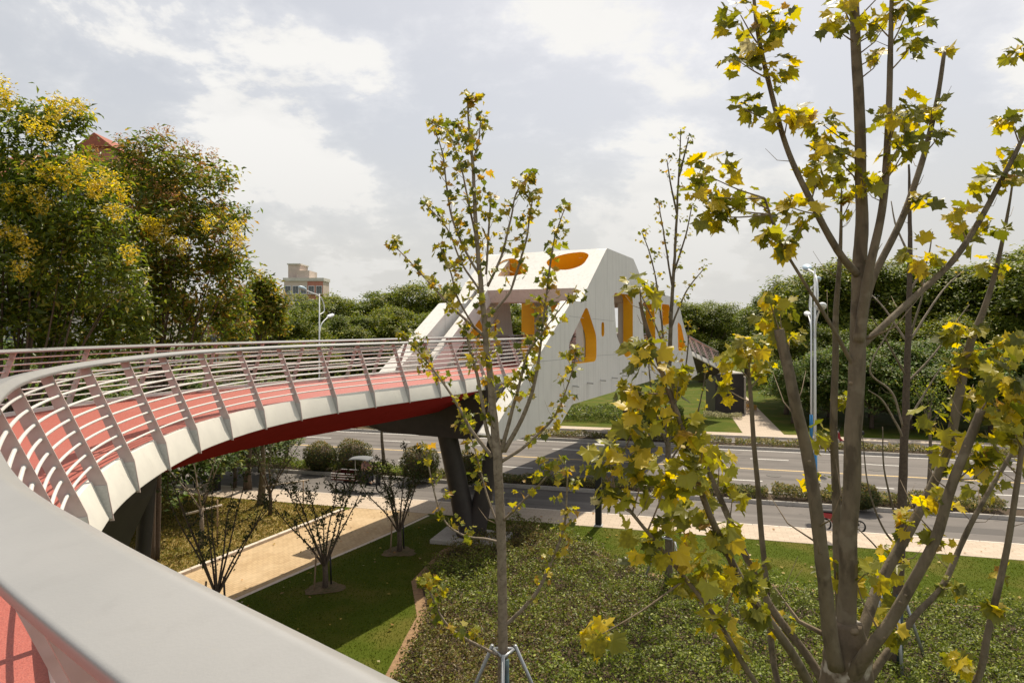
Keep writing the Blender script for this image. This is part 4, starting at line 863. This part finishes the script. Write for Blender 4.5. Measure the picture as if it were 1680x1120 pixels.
# ------------------------------------------------------------------ crape myrtles on the lawns
MY = [(0.030, 0.045, 0.014), (0.05, 0.07, 0.018), (0.09, 0.09, 0.03)]
def myrtle(base, h, seed, label, spread=1.0, nst=7, leafy=1.0, pit=True, trunk_h=0.75, stakes=2, mats='bark_dark', ang=None):
    rg = np.random.default_rng(seed); t = empty('crape_myrtle', base); tag(t, label, 'small tree', 'crape myrtles on the lawns'); mb = MB(); PT = []
    mb.tube([(0, 0, -.02), (.02, .01, trunk_h * .5), (0, 0, trunk_h)], [.10, .085, .08], 8)
    for k in range(nst):
        a = 2 * math.pi * k / nst + rg.uniform(-.3, .3); sp = spread * rg.uniform(.5, 1.15); hh = h * rg.uniform(.75, 1.05)
        P = catmull([(0, 0, trunk_h - .1), (.3 * sp * math.cos(a), .3 * sp * math.sin(a), trunk_h + (hh - trunk_h) * .3), (.65 * sp * math.cos(a) + rg.normal(0, .08), .65 * sp * math.sin(a) + rg.normal(0, .08), trunk_h + (hh - trunk_h) * .65), (sp * math.cos(a), sp * math.sin(a), hh)], 5)
        mb.tube(P, lerp_list([.036, .025, .016, .006], len(P)), 6); PT += [np.array(q) for q in P[4:]]
        for j in range(4):
            i = rg.integers(5, len(P) - 1); q = P[i]; e = q + Vector((rg.normal(0, .3), rg.normal(0, .3), rg.uniform(.2, .6))); mb.tube([q, (q + e) / 2 + Vector((.03, 0, .03)), e], [.012, .009, .004], 5); PT += [np.array(q.lerp(e, x)) for x in (.3, .5, .7, .85, 1.0)]
    mb.build('stems', M[mats], t, True); PT = np.array(PT); n = int(len(PT) * 7.5 * leafy)
    Q = PT[rg.integers(0, len(PT), n)] + rg.normal(0, .05, (n, 3))
    leaf_cloud('foliage', Q, rg.normal(size=(n, 3)) + np.array([0, 0, .6]), rg.uniform(.6, 1.3, n) * .085, .55, palette(rg, n, MY, [3, 2, 1]), M['leaf_dark'], t, rng=rg)
    if stakes:
        for k in range(stakes):
            a = 1.2 + k * 2.4; v, f = tube([(.32 * math.cos(a), .32 * math.sin(a), 0), (.26 * math.cos(a), .26 * math.sin(a), 1.1)], .03, 6); obj('stake', v, f, M['wood'] if k else M['black'], t, True)
    if pit:
        v = [(0, 0, .05)]; f = []; n = 22
        for k in range(n): a = 2 * math.pi * k / n; r_ = .56 * (1 + .15 * math.sin(3 * a + seed) + rg.normal(0, .09)); v.append((r_ * math.cos(a), r_ * math.sin(a), .022))
        f = [(0, 1 + k, 1 + (k + 1) % n) for k in range(n)]; obj('soil_ring', v, f, M['pit_soil'], t, True)
    return t
myrtle((-8.05, 18.6, 0), 4.3, 1, 'crape myrtle in front of the brick path, nearest the big handrail', 1.5, 9, .8)
myrtle(gr(533, 965), 3.7, 2, 'crape myrtle in the middle of the shaded lawn beside the brick path', 1.9, 9, 1.0)
myrtle(gr(655, 905), 3.6, 3, 'crape myrtle on the shaded lawn closest to the V-shaped pier', 1.8, 9, 1.1)
t = myrtle(gr(330, 900), 3.9, 4, 'pale-stemmed crape myrtle on the dry lawn with a wooden cross stake', 1.2, 5, .12, False, 1.5, 0, 'bark_pale')
v, f = tube([(-.6, -.1, 1.25), (.7, .1, 1.55)], .04, 8); obj('cross_stake', v, f, M['kerb_pale'], t, True); v, f = tube([(.55, .08, 0), (.55, .08, 1.75)], .03, 8); obj('stake', v, f, M['wood'], t, True)
t = myrtle(gr(443, 846), 3.9, 5, 'crape myrtle at the far end of the dry lawn near the sidewalk', 1.4, 6, .4, False, 1.0, 0)
v, f = tube([(-.3, 0, 1.25), (1.6, .1, 1.5)], .03, 8); obj('cross_stake', v, f, M['kerb_pale'], t, True); v, f = tube([(1.4, 0, 0), (1.4, 0, 1.5)], .03, 6); obj('stake', v, f, M['wood'], t, True)
myrtle(gr(385, 800), 3.6, 6, 'thin crape myrtle beside the sidewalk under the red soffit', 1.2, 5, .3, False, 1.2, 0)
# slender street trees with bare trunks
def street_tree(base, h, seed, label, r0=.11, lean=0.0, cr=1.2):
    rg = np.random.default_rng(seed); t = empty('street_tree', base); tag(t, label, 'tree', 'slender street trees along the road')
    tg = [(rg.normal(lean, cr * .6), rg.normal(0, cr * .6), h * rg.uniform(.75, 1.0)) for _ in range(9)]; mb = branch_mesh(rg, (0, 0, 0), tg, r0, start=.62); mb.build('trunk', M['bark'], t, True)
    P = np.repeat(np.array(tg), 60, axis=0) + rg.normal(0, .3, (540, 3)); leaf_cloud('crown', P, rg.normal(size=P.shape) + np.array([0, 0, .7]), rg.uniform(.7, 1.3, 540) * .12, .55, palette(rg, 540, CAM, [2, 2, 2, 1]), M['leaf_dark'], t, rng=rg)
    return t
street_tree(gr(631, 776), 4.9, 31, 'slender street tree in the median behind the tricycle')
street_tree(gr(469, 764), 4.9, 32, 'slender street tree in the median at the left, beside the round bushes')
street_tree(gr(428, 828), 5.3, 33, 'straight-trunked tree on the dry lawn behind the crape myrtles', .17)
street_tree(gr(1525, 800), 5.2, 34, 'slender street tree in the median at the far right', .11)

# ------------------------------------------------------------------ clipped balls, hedges, ground cover, grass
def ball(base, r_, seed, label, cols, wts=(3, 2, 1)):
    rg = np.random.default_rng(seed); t = empty('clipped_bush', base); tag(t, label, 'bush', 'clipped round bushes in the median')
    n = 5200; d = unit(rg, n); lump = 1 + .10 * np.sin(d[:, :1] * 5 + seed) * np.cos(d[:, 1:2] * 4 + d[:, 2:3] * 3 + seed) + rg.normal(0, .06, (n, 1)); P = d * lump * np.array([r_, r_, r_ * .86]) + np.array([0, 0, r_ * .95])
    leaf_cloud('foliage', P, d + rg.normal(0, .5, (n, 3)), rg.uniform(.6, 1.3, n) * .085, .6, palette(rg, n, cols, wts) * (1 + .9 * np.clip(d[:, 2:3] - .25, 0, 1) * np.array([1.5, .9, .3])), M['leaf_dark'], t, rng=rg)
    c = MB(); c.ellipsoid((0, 0, r_ * .95), (r_ * .80, r_ * .80, r_ * .68), 16, 10); c.build('inner_twigs', M['bark_dark'], t, True)
    v, f = tube([(0, 0, 0), (0, 0, r_ * .5)], .05, 6); obj('stem', v, f, M['bark_dark'], t)
BC = [(0.045, 0.065, 0.018), (0.075, 0.085, 0.022), (0.15, 0.11, 0.035)]
for i, (x, y, r_, lb) in enumerate(((525, 772, .86, 'clipped round bush in the median, leftmost of those behind the tricycle'), (579, 775, .98, 'clipped round bush in the median directly behind the tricycle'), (689, 786, .95, 'dark clipped round bush in the median, left of the V-shaped pier'), (765, 795, .9, 'brownish clipped round bush behind the V-shaped pier'), (1416, 835, .62, 'small clipped bush in the median right of the nearest tree'))):
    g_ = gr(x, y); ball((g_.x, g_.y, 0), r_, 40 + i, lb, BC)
def hedge(name, p0, p1, q0, q1, h, dens, ls, seed, label, cols, wts):
    rg = np.random.default_rng(seed); n = int((p1 - p0) * (q1 - q0) * dens); p = rg.uniform(p0, p1, n); q = rg.uniform(q0, q1, n); z = h * rg.uniform(.1, 1.0, n) ** .6 * (1 + .18 * np.sin(p * 2.1) + .1 * np.sin(p * 5.3 + q * 3))
    P = np.stack([U2.x * p + V2.x * q, U2.y * p + V2.y * q, z], axis=1); N = rg.normal(size=(n, 3)) + np.array([0, 0, .6])
    o = leaf_cloud(name, P, N, rg.uniform(.6, 1.4, n) * ls, .4, palette(rg, n, cols, wts, .25), M['leaf'], None, rng=rg); tag(o, label, 'hedge', kind='thing'); return o
HG = [(0.12, 0.12, 0.035), (0.19, 0.16, 0.06), (0.08, 0.10, 0.025), (0.26, 0.20, 0.09)]
hedge('hedge_strip', 3.2, 12.5, 33.4, 34.5, .55, 900, .12, 51, 'low spiky hedge in the near median, left of the blue lamp base', HG, [3, 3, 3, 2])
hedge('hedge_strip', -4.2, 3.0, 33.4, 34.5, .5, 900, .12, 52, 'low dark hedge in the near median under the bridge', HG, [3, 1, 4, 1])
hedge('hedge_strip', -32, -15.0, 33.3, 34.6, .45, 520, .13, 53, 'bright green low hedge in the near median at the far left', [(0.14, 0.17, 0.03), (0.10, 0.14, 0.025), (0.2, 0.2, 0.05)], [2, 2, 1])
hedge('hedge_strip', -14.6, -4.5, 33.3, 34.6, .32, 520, .11, 57, 'patchy low hedge in the near median around the round bushes', HG, [3, 2, 3, 1])
hedge('hedge_strip', 14.2, 30, 33.3, 34.5, .3, 380, .12, 54, 'sparse low planting in the near median at the far right', HG, [3, 2, 3, 1])
hedge('hedge_strip', -40, 2.0, 47.9, 49.0, .45, 260, .15, 55, 'low hedge in the far median left of the far path', HG, [3, 2, 3, 2])
hedge('hedge_strip', 2.2, 34, 47.9, 49.0, .45, 300, .15, 56, 'low hedge in the far median right of the far path', HG, [3, 3, 2, 2])
# low shrubs on the far bank under the span
hedge('shrub_bed', -22, -1.5, 56.5, 63, .8, 130, .22, 58, 'wide bed of low shrubs on the far bank under the bridge', [(0.10, 0.13, 0.03), (0.15, 0.16, 0.045), (0.07, 0.10, 0.02)], [3, 2, 2])
hedge('shrub_bed', 0.2, 3.4, 61.5, 63.0, .45, 380, .13, 59, 'small grey-green shrub bed in front of the dark abutment', [(0.2, 0.2, 0.1), (0.28, 0.26, 0.16)], [1, 1])
hedge('shrub_bed', 2.4, 5.0, 67.0, 69.0, .7, 300, .14, 60, 'reddish clipped shrub bed behind the abutment beside the far path', [(0.22, 0.11, 0.03), (0.25, 0.18, 0.04)], [1, 1])

def in_poly(P, x, y):
    inside = np.zeros(len(x), bool); n = len(P)
    for i in range(n):
        a, b = P[i], P[(i + 1) % n]; cnd = ((a.y > y) != (b.y > y)) & (x < (b.x - a.x) * (y - a.y) / (b.y - a.y + 1e-12) + a.x); inside ^= cnd
    return inside
def visible(x, y, margin=60):
    px = 840 + F * x / y; py = 535 + F * EYE / y; return (px > -margin) & (px < 1680 + margin) & (py < 1120 + margin)
rgb = np.random.default_rng(61); n = 430000
x = rgb.uniform(-6, 22, n); y = rgb.uniform(11, 30, n); k = in_poly(BED, x, y) & visible(x, y); x, y = x[k], y[k]
def nz(x, y, s, o=0): return np.array([noise.noise(Vector((a * s + o, b * s, o * .3))) for a, b in zip(x, y)])
nn = nz(x, y, .33, 2.0); n2 = nz(x, y, 2.6, 5.0); keep = rgb.uniform(0, 1, len(x)) < (0.93 + .3 * n2); x, y, nn, n2 = x[keep], y[keep], nn[keep], n2[keep]; n = len(x)
z = (.08 + .30 * rgb.uniform(0, 1, n) ** .8) * (1 + 1.15 * n2) + .02
grn = palette(rgb, n, [(0.09, 0.115, 0.016), (0.13, 0.165, 0.02), (0.25, 0.27, 0.06)], [3, 3, 1.4], .35); brn = palette(rgb, n, [(0.17, 0.125, 0.05), (0.11, 0.085, 0.028), (0.14, 0.145, 0.03)], [2, 2, 2], .25)
pxx = 840 + F * x / y; ism = (nn * 1.1 - (pxx - 810) / 300 * 0.5 + rgb.normal(0, .35, n)) > 0.0
colr = np.where(ism[:, None], brn, grn)
o = leaf_cloud('ground_cover', np.stack([x, y, z], axis=1), rgb.normal(0, .5, (n, 3)) + np.array([0, 0, .75]), rgb.uniform(.55, 1.5, n) * .074, .55, colr, M['cover_leaf'], None, rng=rgb); tag(o, 'low small-leaved ground cover filling the planting bed', 'ground cover', kind='stuff')
M['grass_leaf'] = leaf_mat('grass_blade', 0.3, rough=0.8, tgain=1.4)
for n_ in M['grass_leaf'].node_tree.nodes:
    if n_.type == 'BSDF_PRINCIPLED': n_.inputs['Specular IOR Level'].default_value = 0.08
def grass(name, n, cond, h, cols, wts, seed, label, xr, yr, wd=.35):
    rg = np.random.default_rng(seed); x = rg.uniform(*xr, n); y = rg.uniform(*yr, n); k = cond(x, y) & visible(x, y); x, y = x[k], y[k]; n = len(x)
    L_ = h * rg.uniform(.5, 1.4, n); P = np.stack([x, y, L_ * .35], axis=1); N = rg.normal(0, 1, (n, 3)) * np.array([1, 1, .35])
    o = leaf_cloud(name, P, N, L_, wd, palette(rg, n, cols, wts, .22), M['grass_leaf'], None, fold=.1, rng=rg); tag(o, label, 'grass', kind='stuff')
qf = lambda x, y: .267 * x + .9637 * y
PATHP = [pl[0], pr[0], pr[1], pr[2], Vector((-3.0, 29.3, 0)), Vector((-6.9, 30.2, 0)), pl[2], pl[1]]
PATHP = [p + Vector((.0, 0, 0)) for p in PATHP]
def right_of_path(x, y): return x > np.interp(y, [8.5, 10, 19.9, 25.8, 29.0], [-13.0, -12.75, -8.05, -4.95, -2.75])
def left_of_path(x, y): return x < np.interp(y, [8.5, 21.3, 27.2, 29.95], [-16.7, -11.1, -8.5, -7.3])
grass('lawn_grass', 300000, lambda x, y: (qf(x, y) < 27.05) & right_of_path(x, y) & ~in_poly(grow(BED, .3), x, y), .04, [(0.062, 0.088, 0.007), (0.085, 0.112, 0.009), (0.14, 0.15, 0.02)], [3, 3, 1], 71, 'short mown green grass of the near lawn', (-12, 20), (11, 30))
grass('dry_grass', 150000, lambda x, y: (qf(x, y) < 27.05) & left_of_path(x, y), .10, [(0.25, 0.20, 0.05), (0.15, 0.155, 0.03), (0.34, 0.25, 0.09)], [3, 2, 2.4], 72, 'dry yellowish grass left of the brick path', (-26, -6), (12, 33))

rl = np.random.default_rng(77); n = 420; x = rl.uniform(-9, 18, n); y = rl.uniform(13, 30, n); k = visible(x, y) & (qf(x, y) < 29.0); x, y = x[k], y[k]; n = len(x)
o = leaf_cloud('fallen_leaves', np.stack([x, y, np.full(n, .05)], axis=1), rl.normal(0, .25, (n, 3)) + np.array([0, 0, 1]), rl.uniform(.06, .15, n), .8, palette(rl, n, [(0.36, 0.26, 0.06), (0.28, 0.16, 0.05), (0.42, 0.36, 0.2)], [3, 3, 1]), M['leaf'], None, rng=rl); tag(o, 'dry yellow and brown leaves scattered over lawn and paving', 'fallen leaves', kind='stuff')
# ------------------------------------------------------------------ lamps, posts
def lamp(px, q, far, label):
    t_ = (px - 840) / F; Y = q / (V2.x * t_ + V2.y); base = (t_ * Y, Y, 0); t = empty('street_lamp', base); tag(t, label, 'street lamp', 'street lamps'); sg = -1 if far else 1
    dr = Vector((V2.x * sg, V2.y * sg, 0))        # towards the main road
    v, f = tube([(0, 0, 0), (0, 0, 2.2)], .10, 12); obj('base_sleeve', v, f, M['lamp_blue'], t, True)
    v, f = tube([(0, 0, 2.2), (0, 0, 6), (0, 0, 10.6)], [.07, .058, .042], 12); obj('pole', v, f, M['lamp_white'], t, True)
    v, f = tube(catmull([Vector((0, 0, 8.9)), dr * -.75 + Vector((0, 0, 9.3)), dr * -.2 + Vector((0, 0, 10.3)), dr * 1.9 + Vector((0, 0, 10.75))], 5), .045, 8); obj('upper_arm', v, f, M['lamp_white'], t, True)
    v, f = tube(catmull([Vector((0, 0, 7.4)), dr * -.35 + Vector((0, 0, 8.2)), dr * -1.3 + Vector((0, 0, 8.75))], 5), .04, 8); obj('lower_arm', v, f, M['lamp_white'], t, True)
    for c, nm in ((dr * 2.4 + Vector((0, 0, 10.9)), 'upper'), (dr * -1.7 + Vector((0, 0, 8.85)), 'lower')):
        rz = math.atan2(dr.y, dr.x); h = MB(); h.ellipsoid((0, 0, 0), (.5, .22, .15), 16, 10); o = h.build('lamp_head', M['lamp_pale' if nm == 'upper' else 'lamp_white'], t, True); o.location = c; o.rotation_euler = (0, -.22 if nm == 'upper' else .22, rz)
        h = MB(); h.ellipsoid((0, 0, -.06), (.38, .17, .125), 16, 8); l = h.build('lens', M['lamp_grey'], o, True)
    return t
lamp(1337, 33.9, False, 'tall white street lamp with blue base in the near median')
lamp(1331, 48.4, True, 'white street lamp in the far median just left of the nearer lamp')
lamp(524, 48.4, True, 'white double-armed street lamp rising behind the bridge railing at the left')
def dark_post(x, y, h, label, box):
    g_ = gr(x, y); t = empty('dark_post', (g_.x, g_.y, 0)); tag(t, label, 'post', 'dark square posts beside the sidewalk'); b = MB(); b.box((0, 0, h / 2), (.24, .24, h), UANG, bev=.02); b.build('shaft', M['black'], t)
    b = MB(); b.box((0, 0, .02), (.34, .34, .06), UANG, bev=.01); b.build('base_plate', M['galv'], t)
    b = MB(); b.box((0, 0, h + .22 if box else h + .03), (.46, .34, .42) if box else (.28, .28, .05), UANG, bev=.03); b.build('head', M['kerb'] if box else M['galv'], t)
dark_post(982, 862, 2.85, 'dark square post with a pale box head at the lawn edge', True)
dark_post(356, 806, 1.35, 'short dark square post by the sidewalk under the red soffit', False)

# information board on two legs, seen small under the deck
g_ = gr(311, 800); t = empty('notice_board', (g_.x, g_.y, 0)); tag(t, 'small dark notice board on two legs by the sidewalk, under the near deck', 'sign')
for sx in (-.3, .3): b = MB(); b.box((sx * .96, sx * -.27, .55), (.06, .06, 1.1), UANG); b.build('leg', M['black'], t)
b = MB(); b.box((0, 0, .95), (.7, .05, .5), UANG, bev=.01); b.build('panel', M['black'], t)

# ------------------------------------------------------------------ vehicles and people
def wheel(t, c, r_, name='wheel', wd=.07):
    w_ = empty(name, c, 0, t); v, f = tube([(0, -wd / 2, 0), (0, wd / 2, 0)], r_, 20, False)
    n = 24; mb = MB()
    for k in range(n):
        a = 2 * math.pi * k / n; a2 = 2 * math.pi * (k + 1) / n
        ring = []
        for aa in (a, a2):
            for (rr, yy) in ((r_ * .80, -wd / 2), (r_, -wd / 2 * .7), (r_, wd / 2 * .7), (r_ * .80, wd / 2)): ring.append((rr * math.cos(aa), yy, rr * math.sin(aa)))
        mb.add(ring, [(0, 1, 5, 4), (1, 2, 6, 5), (2, 3, 7, 6), (3, 0, 4, 7)])
    mb.build('tyre', M['rubber'], w_, True)
    rm = MB(); rm.tube([(0, -wd * .4, 0), (0, wd * .4, 0)], r_ * .18, 10)
    for k in range(5): a = 2 * math.pi * k / 5; rm.tube([(0, 0, 0), (r_ * .82 * math.cos(a), 0, r_ * .82 * math.sin(a))], .018, 5)
    rm.build('rim', M['galv'], w_); return w_
g_ = gr(592, 806, -.12); trike = empty('cargo_tricycle', (g_.x, g_.y, -.12), UANG); tag(trike, 'dark electric cargo tricycle with open load box and a sunshade, driven along the near lane', 'tricycle')
b = MB()
for c, d in (((-.72, 0, .62), (1.25, .95, .05)), ((-.72, -.46, .78), (1.25, .03, .30)), ((-.72, .46, .78), (1.25, .03, .30)), ((-1.34, 0, .78), (.03, .9, .30)), ((-.1, 0, .78), (.03, .9, .30))): b.box(c, d, bev=.008)
b.build('load_box', M['trike_red'], trike)
b = MB()
for y_ in (-.49, .49):
    for z_ in (.70, .82, .93): b.box((-.72, y_, z_), (1.27, .025, .035))
b.build('side_rails', M['lamp_white'], trike)
b = MB(); b.box((0.05, 0, .42), (2.0, .12, .10), bev=.02); b.box((.20, 0, .60), (.45, .42, .35), bev=.05); b.box((.62, 0, .38), (.55, .45, .06), bev=.02); b.tube([(1.05, 0, .30), (.92, 0, .70), (.82, 0, 1.12)], .035, 8); b.tube([(.80, -.34, 1.12), (.84, 0, 1.10), (.80, .34, 1.12)], .018, 8); b.box((.93, 0, .62), (.08, .40, .50), bev=.03); b.build('frame', M['black'], trike)
b = MB(); b.box((.15, 0, .82), (.5, .42, .12), bev=.04); b.build('saddle', M['black'], trike)
for c in ((-.85, -.5, .27), (-.85, .5, .27), (1.08, 0, .27)): wheel(trike, c, .27)
b = MB(); b.tube([(-.06, -.4, .9), (-.1, -.4, 1.64)], .014, 6); b.tube([(-.06, .4, .9), (-.1, .4, 1.64)], .014, 6); b.tube([(.62, 0, 1.1), (.6, 0, 1.69)], .014, 6); b.build('canopy_poles', M['galv'], trike)
v, f = [], []
for i in range(9):
    for j in range(7): xx = -.45 + i * .14; yy = -.48 + j * .16; v.append((xx, yy, 1.74 - .08 * (yy / .48) ** 2 - .07 * ((xx - .1) / .6) ** 2))
for i in range(8):
    for j in range(6): a = i * 7 + j; f.append((a, a + 7, a + 8, a + 1))
o = obj('sunshade', v, f, M['cloth'], trike, True); o.modifiers.new('t', 'SOLIDIFY').thickness = .012

def skin_figure(name, verts, edges, radii, m, parent, root=0, sub=2):
    me = bpy.data.meshes.new(name); me.from_pydata(verts, edges, []); me.materials.append(m); o = link(name, me, parent)
    sm = o.modifiers.new('skin', 'SKIN'); sm.use_smooth_shade = True
    for i, r_ in enumerate(radii): me.skin_vertices[0].data[i].radius = (r_, r_) if isinstance(r_, float) else r_
    me.skin_vertices[0].data[root].use_root = True; s2 = o.modifiers.new('sub', 'SUBSURF'); s2.levels = sub; s2.render_levels = sub; return o
def rider(parent_loc, rz, label):
    t = empty('person', parent_loc, rz); tag(t, label, 'person')
    J = [(0, 0, .92), (.02, 0, 1.12), (.06, 0, 1.36), (.09, 0, 1.47), (.11, 0, 1.50), (.13, 0, 1.57), (.13, 0, 1.64),
         (.06, -.19, 1.40), (.26, -.27, 1.20), (.52, -.29, 1.20), (.60, -.29, 1.21), (.06, .19, 1.40), (.26, .27, 1.20), (.52, .29, 1.20), (.60, .29, 1.21),
         (.08, -.10, .90), (.44, -.13, .90), (.44, -.13, .52), (.56, -.13, .46), (.08, .10, .90), (.44, .13, .90), (.44, .13, .52), (.56, .13, .46)]
    E = [(0, 1), (1, 2), (2, 3), (3, 4), (4, 5), (5, 6), (2, 7), (7, 8), (8, 9), (9, 10), (2, 11), (11, 12), (12, 13), (13, 14), (0, 15), (15, 16), (16, 17), (17, 18), (0, 19), (19, 20), (20, 21), (21, 22)]
    RD = [.13, .125, .13, .055, .075, .10, .075, .06, .045, .035, .03, .06, .045, .035, .03, .085, .065, .048, .035, .085, .065, .048, .035]
    skin_figure('body', J, E, RD, M['skin'], t)
    si = [0, 1, 2, 7, 8, 11, 12]; mp = {a: i for i, a in enumerate(si)}
    skin_figure('shirt', [J[i] for i in si], [(mp[a], mp[b_]) for a, b_ in E if a in mp and b_ in mp], [RD[i] + .022 for i in si], M['shirt'], t)
    ti = [0, 15, 16, 17, 19, 20, 21]; mp = {a: i for i, a in enumerate(ti)}
    skin_figure('trousers', [J[i] for i in ti], [(mp[a], mp[b_]) for a, b_ in E if a in mp and b_ in mp], [RD[i] + .02 for i in ti], M['trousers'], t)
    b = MB(); b.ellipsoid((.11, 0, 1.595), (.115, .105, .11), 14, 10); b.build('hair', M['hair'], t, True)
    return t
p_ = Vector((.12, 0, 0)); rot = Matrix.Rotation(UANG, 3, 'Z'); pr_ = Vector((g_.x, g_.y, -.12)) + rot @ p_
rider(pr_, UANG, 'person in a pinkish shirt with dark hair, riding the cargo tricycle under its sunshade')

def scooter(loc, rz, label):
    t = empty('electric_scooter', loc, rz); tag(t, label, 'scooter', 'red electric scooters')
    wheel(t, (-.62, 0, .25), .25, wd=.10); wheel(t, (.62, 0, .25), .25, wd=.10)
    prof = [(-.85, .62), (-.80, .74), (-.30, .72), (-.15, .55), (-.05, .36), (.28, .34), (.40, .55), (.46, .85), (.52, .86), (.58, .45), (.42, .27), (-.05, .26), (-.35, .30), (-.42, .48), (-.62, .54)]
    v = [(x, s_ * .13, z) for s_ in (-1, 1) for x, z in prof]; n = len(prof); f = [tuple(range(n)), tuple(range(2 * n - 1, n - 1, -1))] + [(i, i + n, (i + 1) % n + n, (i + 1) % n) for i in range(n)]
    o = obj('body', v, f, M['red_paint'], t); bv = o.modifiers.new('b', 'BEVEL'); bv.width = .03; bv.segments = 2
    b = MB(); b.box((-.50, 0, .78), (.62, .24, .10), bev=.04); b.build('saddle', M['black'], t)
    b = MB(); b.tube([(.62, 0, .25), (.53, 0, .6), (.46, 0, 1.02)], .028, 8); b.build('fork', M['black'], t, True)
    b = MB(); b.tube([(.42, -.32, 1.05), (.46, -.1, 1.02), (.46, .1, 1.02), (.42, .32, 1.05)], .016, 8); b.build('handlebar', M['black'], t, True)
    b = MB(); b.ellipsoid((.56, 0, .86), (.05, .08, .07), 10, 6); b.build('headlight', M['lamp_white'], t, True)
    b = MB(); b.box((-.95, 0, .86), (.26, .26, .26), bev=.04); b.build('top_box', M['black'], t)
    for s_ in (-1, 1): b = MB(); b.tube([(.44, s_ * .26, 1.04), (.42, s_ * .30, 1.20)], .008, 5); b.ellipsoid((.42, s_ * .31, 1.24), (.015, .06, .04), 8, 6); b.build('mirror', M['black'], t)
    return t
gs = gr(1381, 872, -.12); scooter((gs.x, gs.y, -.12), UANG, 'red electric scooter by the near kerb, half hidden behind the nearest trunk')
gs = road_pt(9.6, 51.2); scooter((gs.x, gs.y, -.12), UANG + math.pi, 'small red electric scooter on the far lane behind the lamp posts')

# ------------------------------------------------------------------ buildings
def building(name, x0p, x1p, ytop, d, depth, storeys, bays, label, wall, roof='flat', extra=None, fill=.62, panel=None):
    a = at(x0p, ytop, d); c = at(x1p, ytop, d); wdt = c.x - a.x; H = a.z; t = empty(name, (a.x, d, 0)); tag(t, label, 'building', 'apartment buildings behind the trees')
    b = MB(); b.box((wdt / 2, depth / 2, H / 2), (wdt, depth, H)); b.build('wall', wall, t)
    sh = 3.0; bw = wdt / bays
    wm_ = mesh('window', *(lambda mb: (mb.v, mb.f))(MB().box((0, 0, 0), (bw * fill + .16, .14, 1.75))), M['lamp_white']); pm = mesh('pane', *(lambda mb: (mb.v, mb.f))(MB().box((0, -.05, 0), (bw * fill / 2 - .06, .10, 1.55))), M['glass'])
    sl = mesh('sill', *(lambda mb: (mb.v, mb.f))(MB().box((0, -.2, 0), (bw * .9, .5, .12))), M['wall_white'])
    for s_ in range(storeys):
        z = H - 1.9 - s_ * sh
        if z < 1: break
        for k in range(bays):
            w_ = link('window', wm_, t, ((k + .5) * bw, -.02, z))
            for q in (-1, 1): link('pane', pm, w_, (q * bw * fill / 4, -.03, 0))
            link('sill', sl, w_, (0, 0, -1.0))
    if panel:
        for k in panel: b = MB(); b.box(((k + .5) * bw, -.003, H / 2), (bw * .99, .06, H - .1)); b.build('wall_panel', M['wall_red'], t)
    if roof == 'flat':
        b = MB(); b.box((wdt / 2, depth / 2, H + .35), (wdt + .4, depth + .4, .7)); b.build('parapet', M['wall_white'], t)
    else:
        v = [(-.6, -.8, H), (wdt + .6, -.8, H), (wdt + .6, depth + .8, H), (-.6, depth + .8, H), (wdt * .12, depth / 2, H + 4.2), (wdt * .88, depth / 2, H + 4.2), (-.6, -.8, H - .25), (wdt + .6, -.8, H - .25), (wdt + .6, depth + .8, H - .25), (-.6, depth + .8, H - .25)]
        r_ = obj('roof', v, [(0, 1, 5, 4), (1, 2, 5), (2, 3, 4, 5), (3, 0, 4), (0, 6, 7, 1), (1, 7, 8, 2), (2, 8, 9, 3), (3, 9, 6, 0), (9, 8, 7, 6)], M['roof_red'], t)
    return t, wdt, H
t, wd_, H_ = building('apartment_building', -80, 205, 292, 74, 14, 9, 7, 'tall white apartment block with red roof half hidden behind the golden rain trees', M['wall_white'], 'hip')
b = MB(); b.box((wd_ * .86, 1.0, H_ + 1.6), (3.2, 3.4, 3.2)); b.build('dormer', M['wall_red'], t); v = [(wd_ * .86 + a, c, H_ + e) for a, c, e in ((-2, -1.2, 3.1), (2, -1.2, 3.1), (2, 3.2, 3.1), (-2, 3.2, 3.1), (0, -1.2, 4.6), (0, 3.2, 4.6))]; obj('dormer_roof', v, [(0, 1, 4), (1, 2, 5, 4), (2, 3, 5), (3, 0, 4, 5), (3, 2, 1, 0)], M['roof_red'], t)
t, wd_, H_ = building('apartment_building', 340, 432, 498, 88, 12, 4, 5, 'low grey building with dark windows between the golden rain trees', M['wall_cream'], 'flat', panel=(0,))
t, wd_, H_ = building('apartment_building', 466, 530, 461, 150, 5, 5, 5, 'distant cream and red apartment block with a rooftop tower', M['wall_cream'], 'flat', panel=(3, 4), fill=.7)
b = MB(); b.box((wd_ * .18, 5, H_ + 1.9), (2.6, 6, 3.8)); b.box((wd_ * .45, 4, H_ + 1.2), (2.8, 6, 2.4)); b.build('rooftop_tower', M['wall_cream'], t)
b = MB(); b.box((wd_ * .18, 5, H_ + 3.9), (3.0, 6.4, .3)); b.build('tower_cap', M['wall_white'], t)
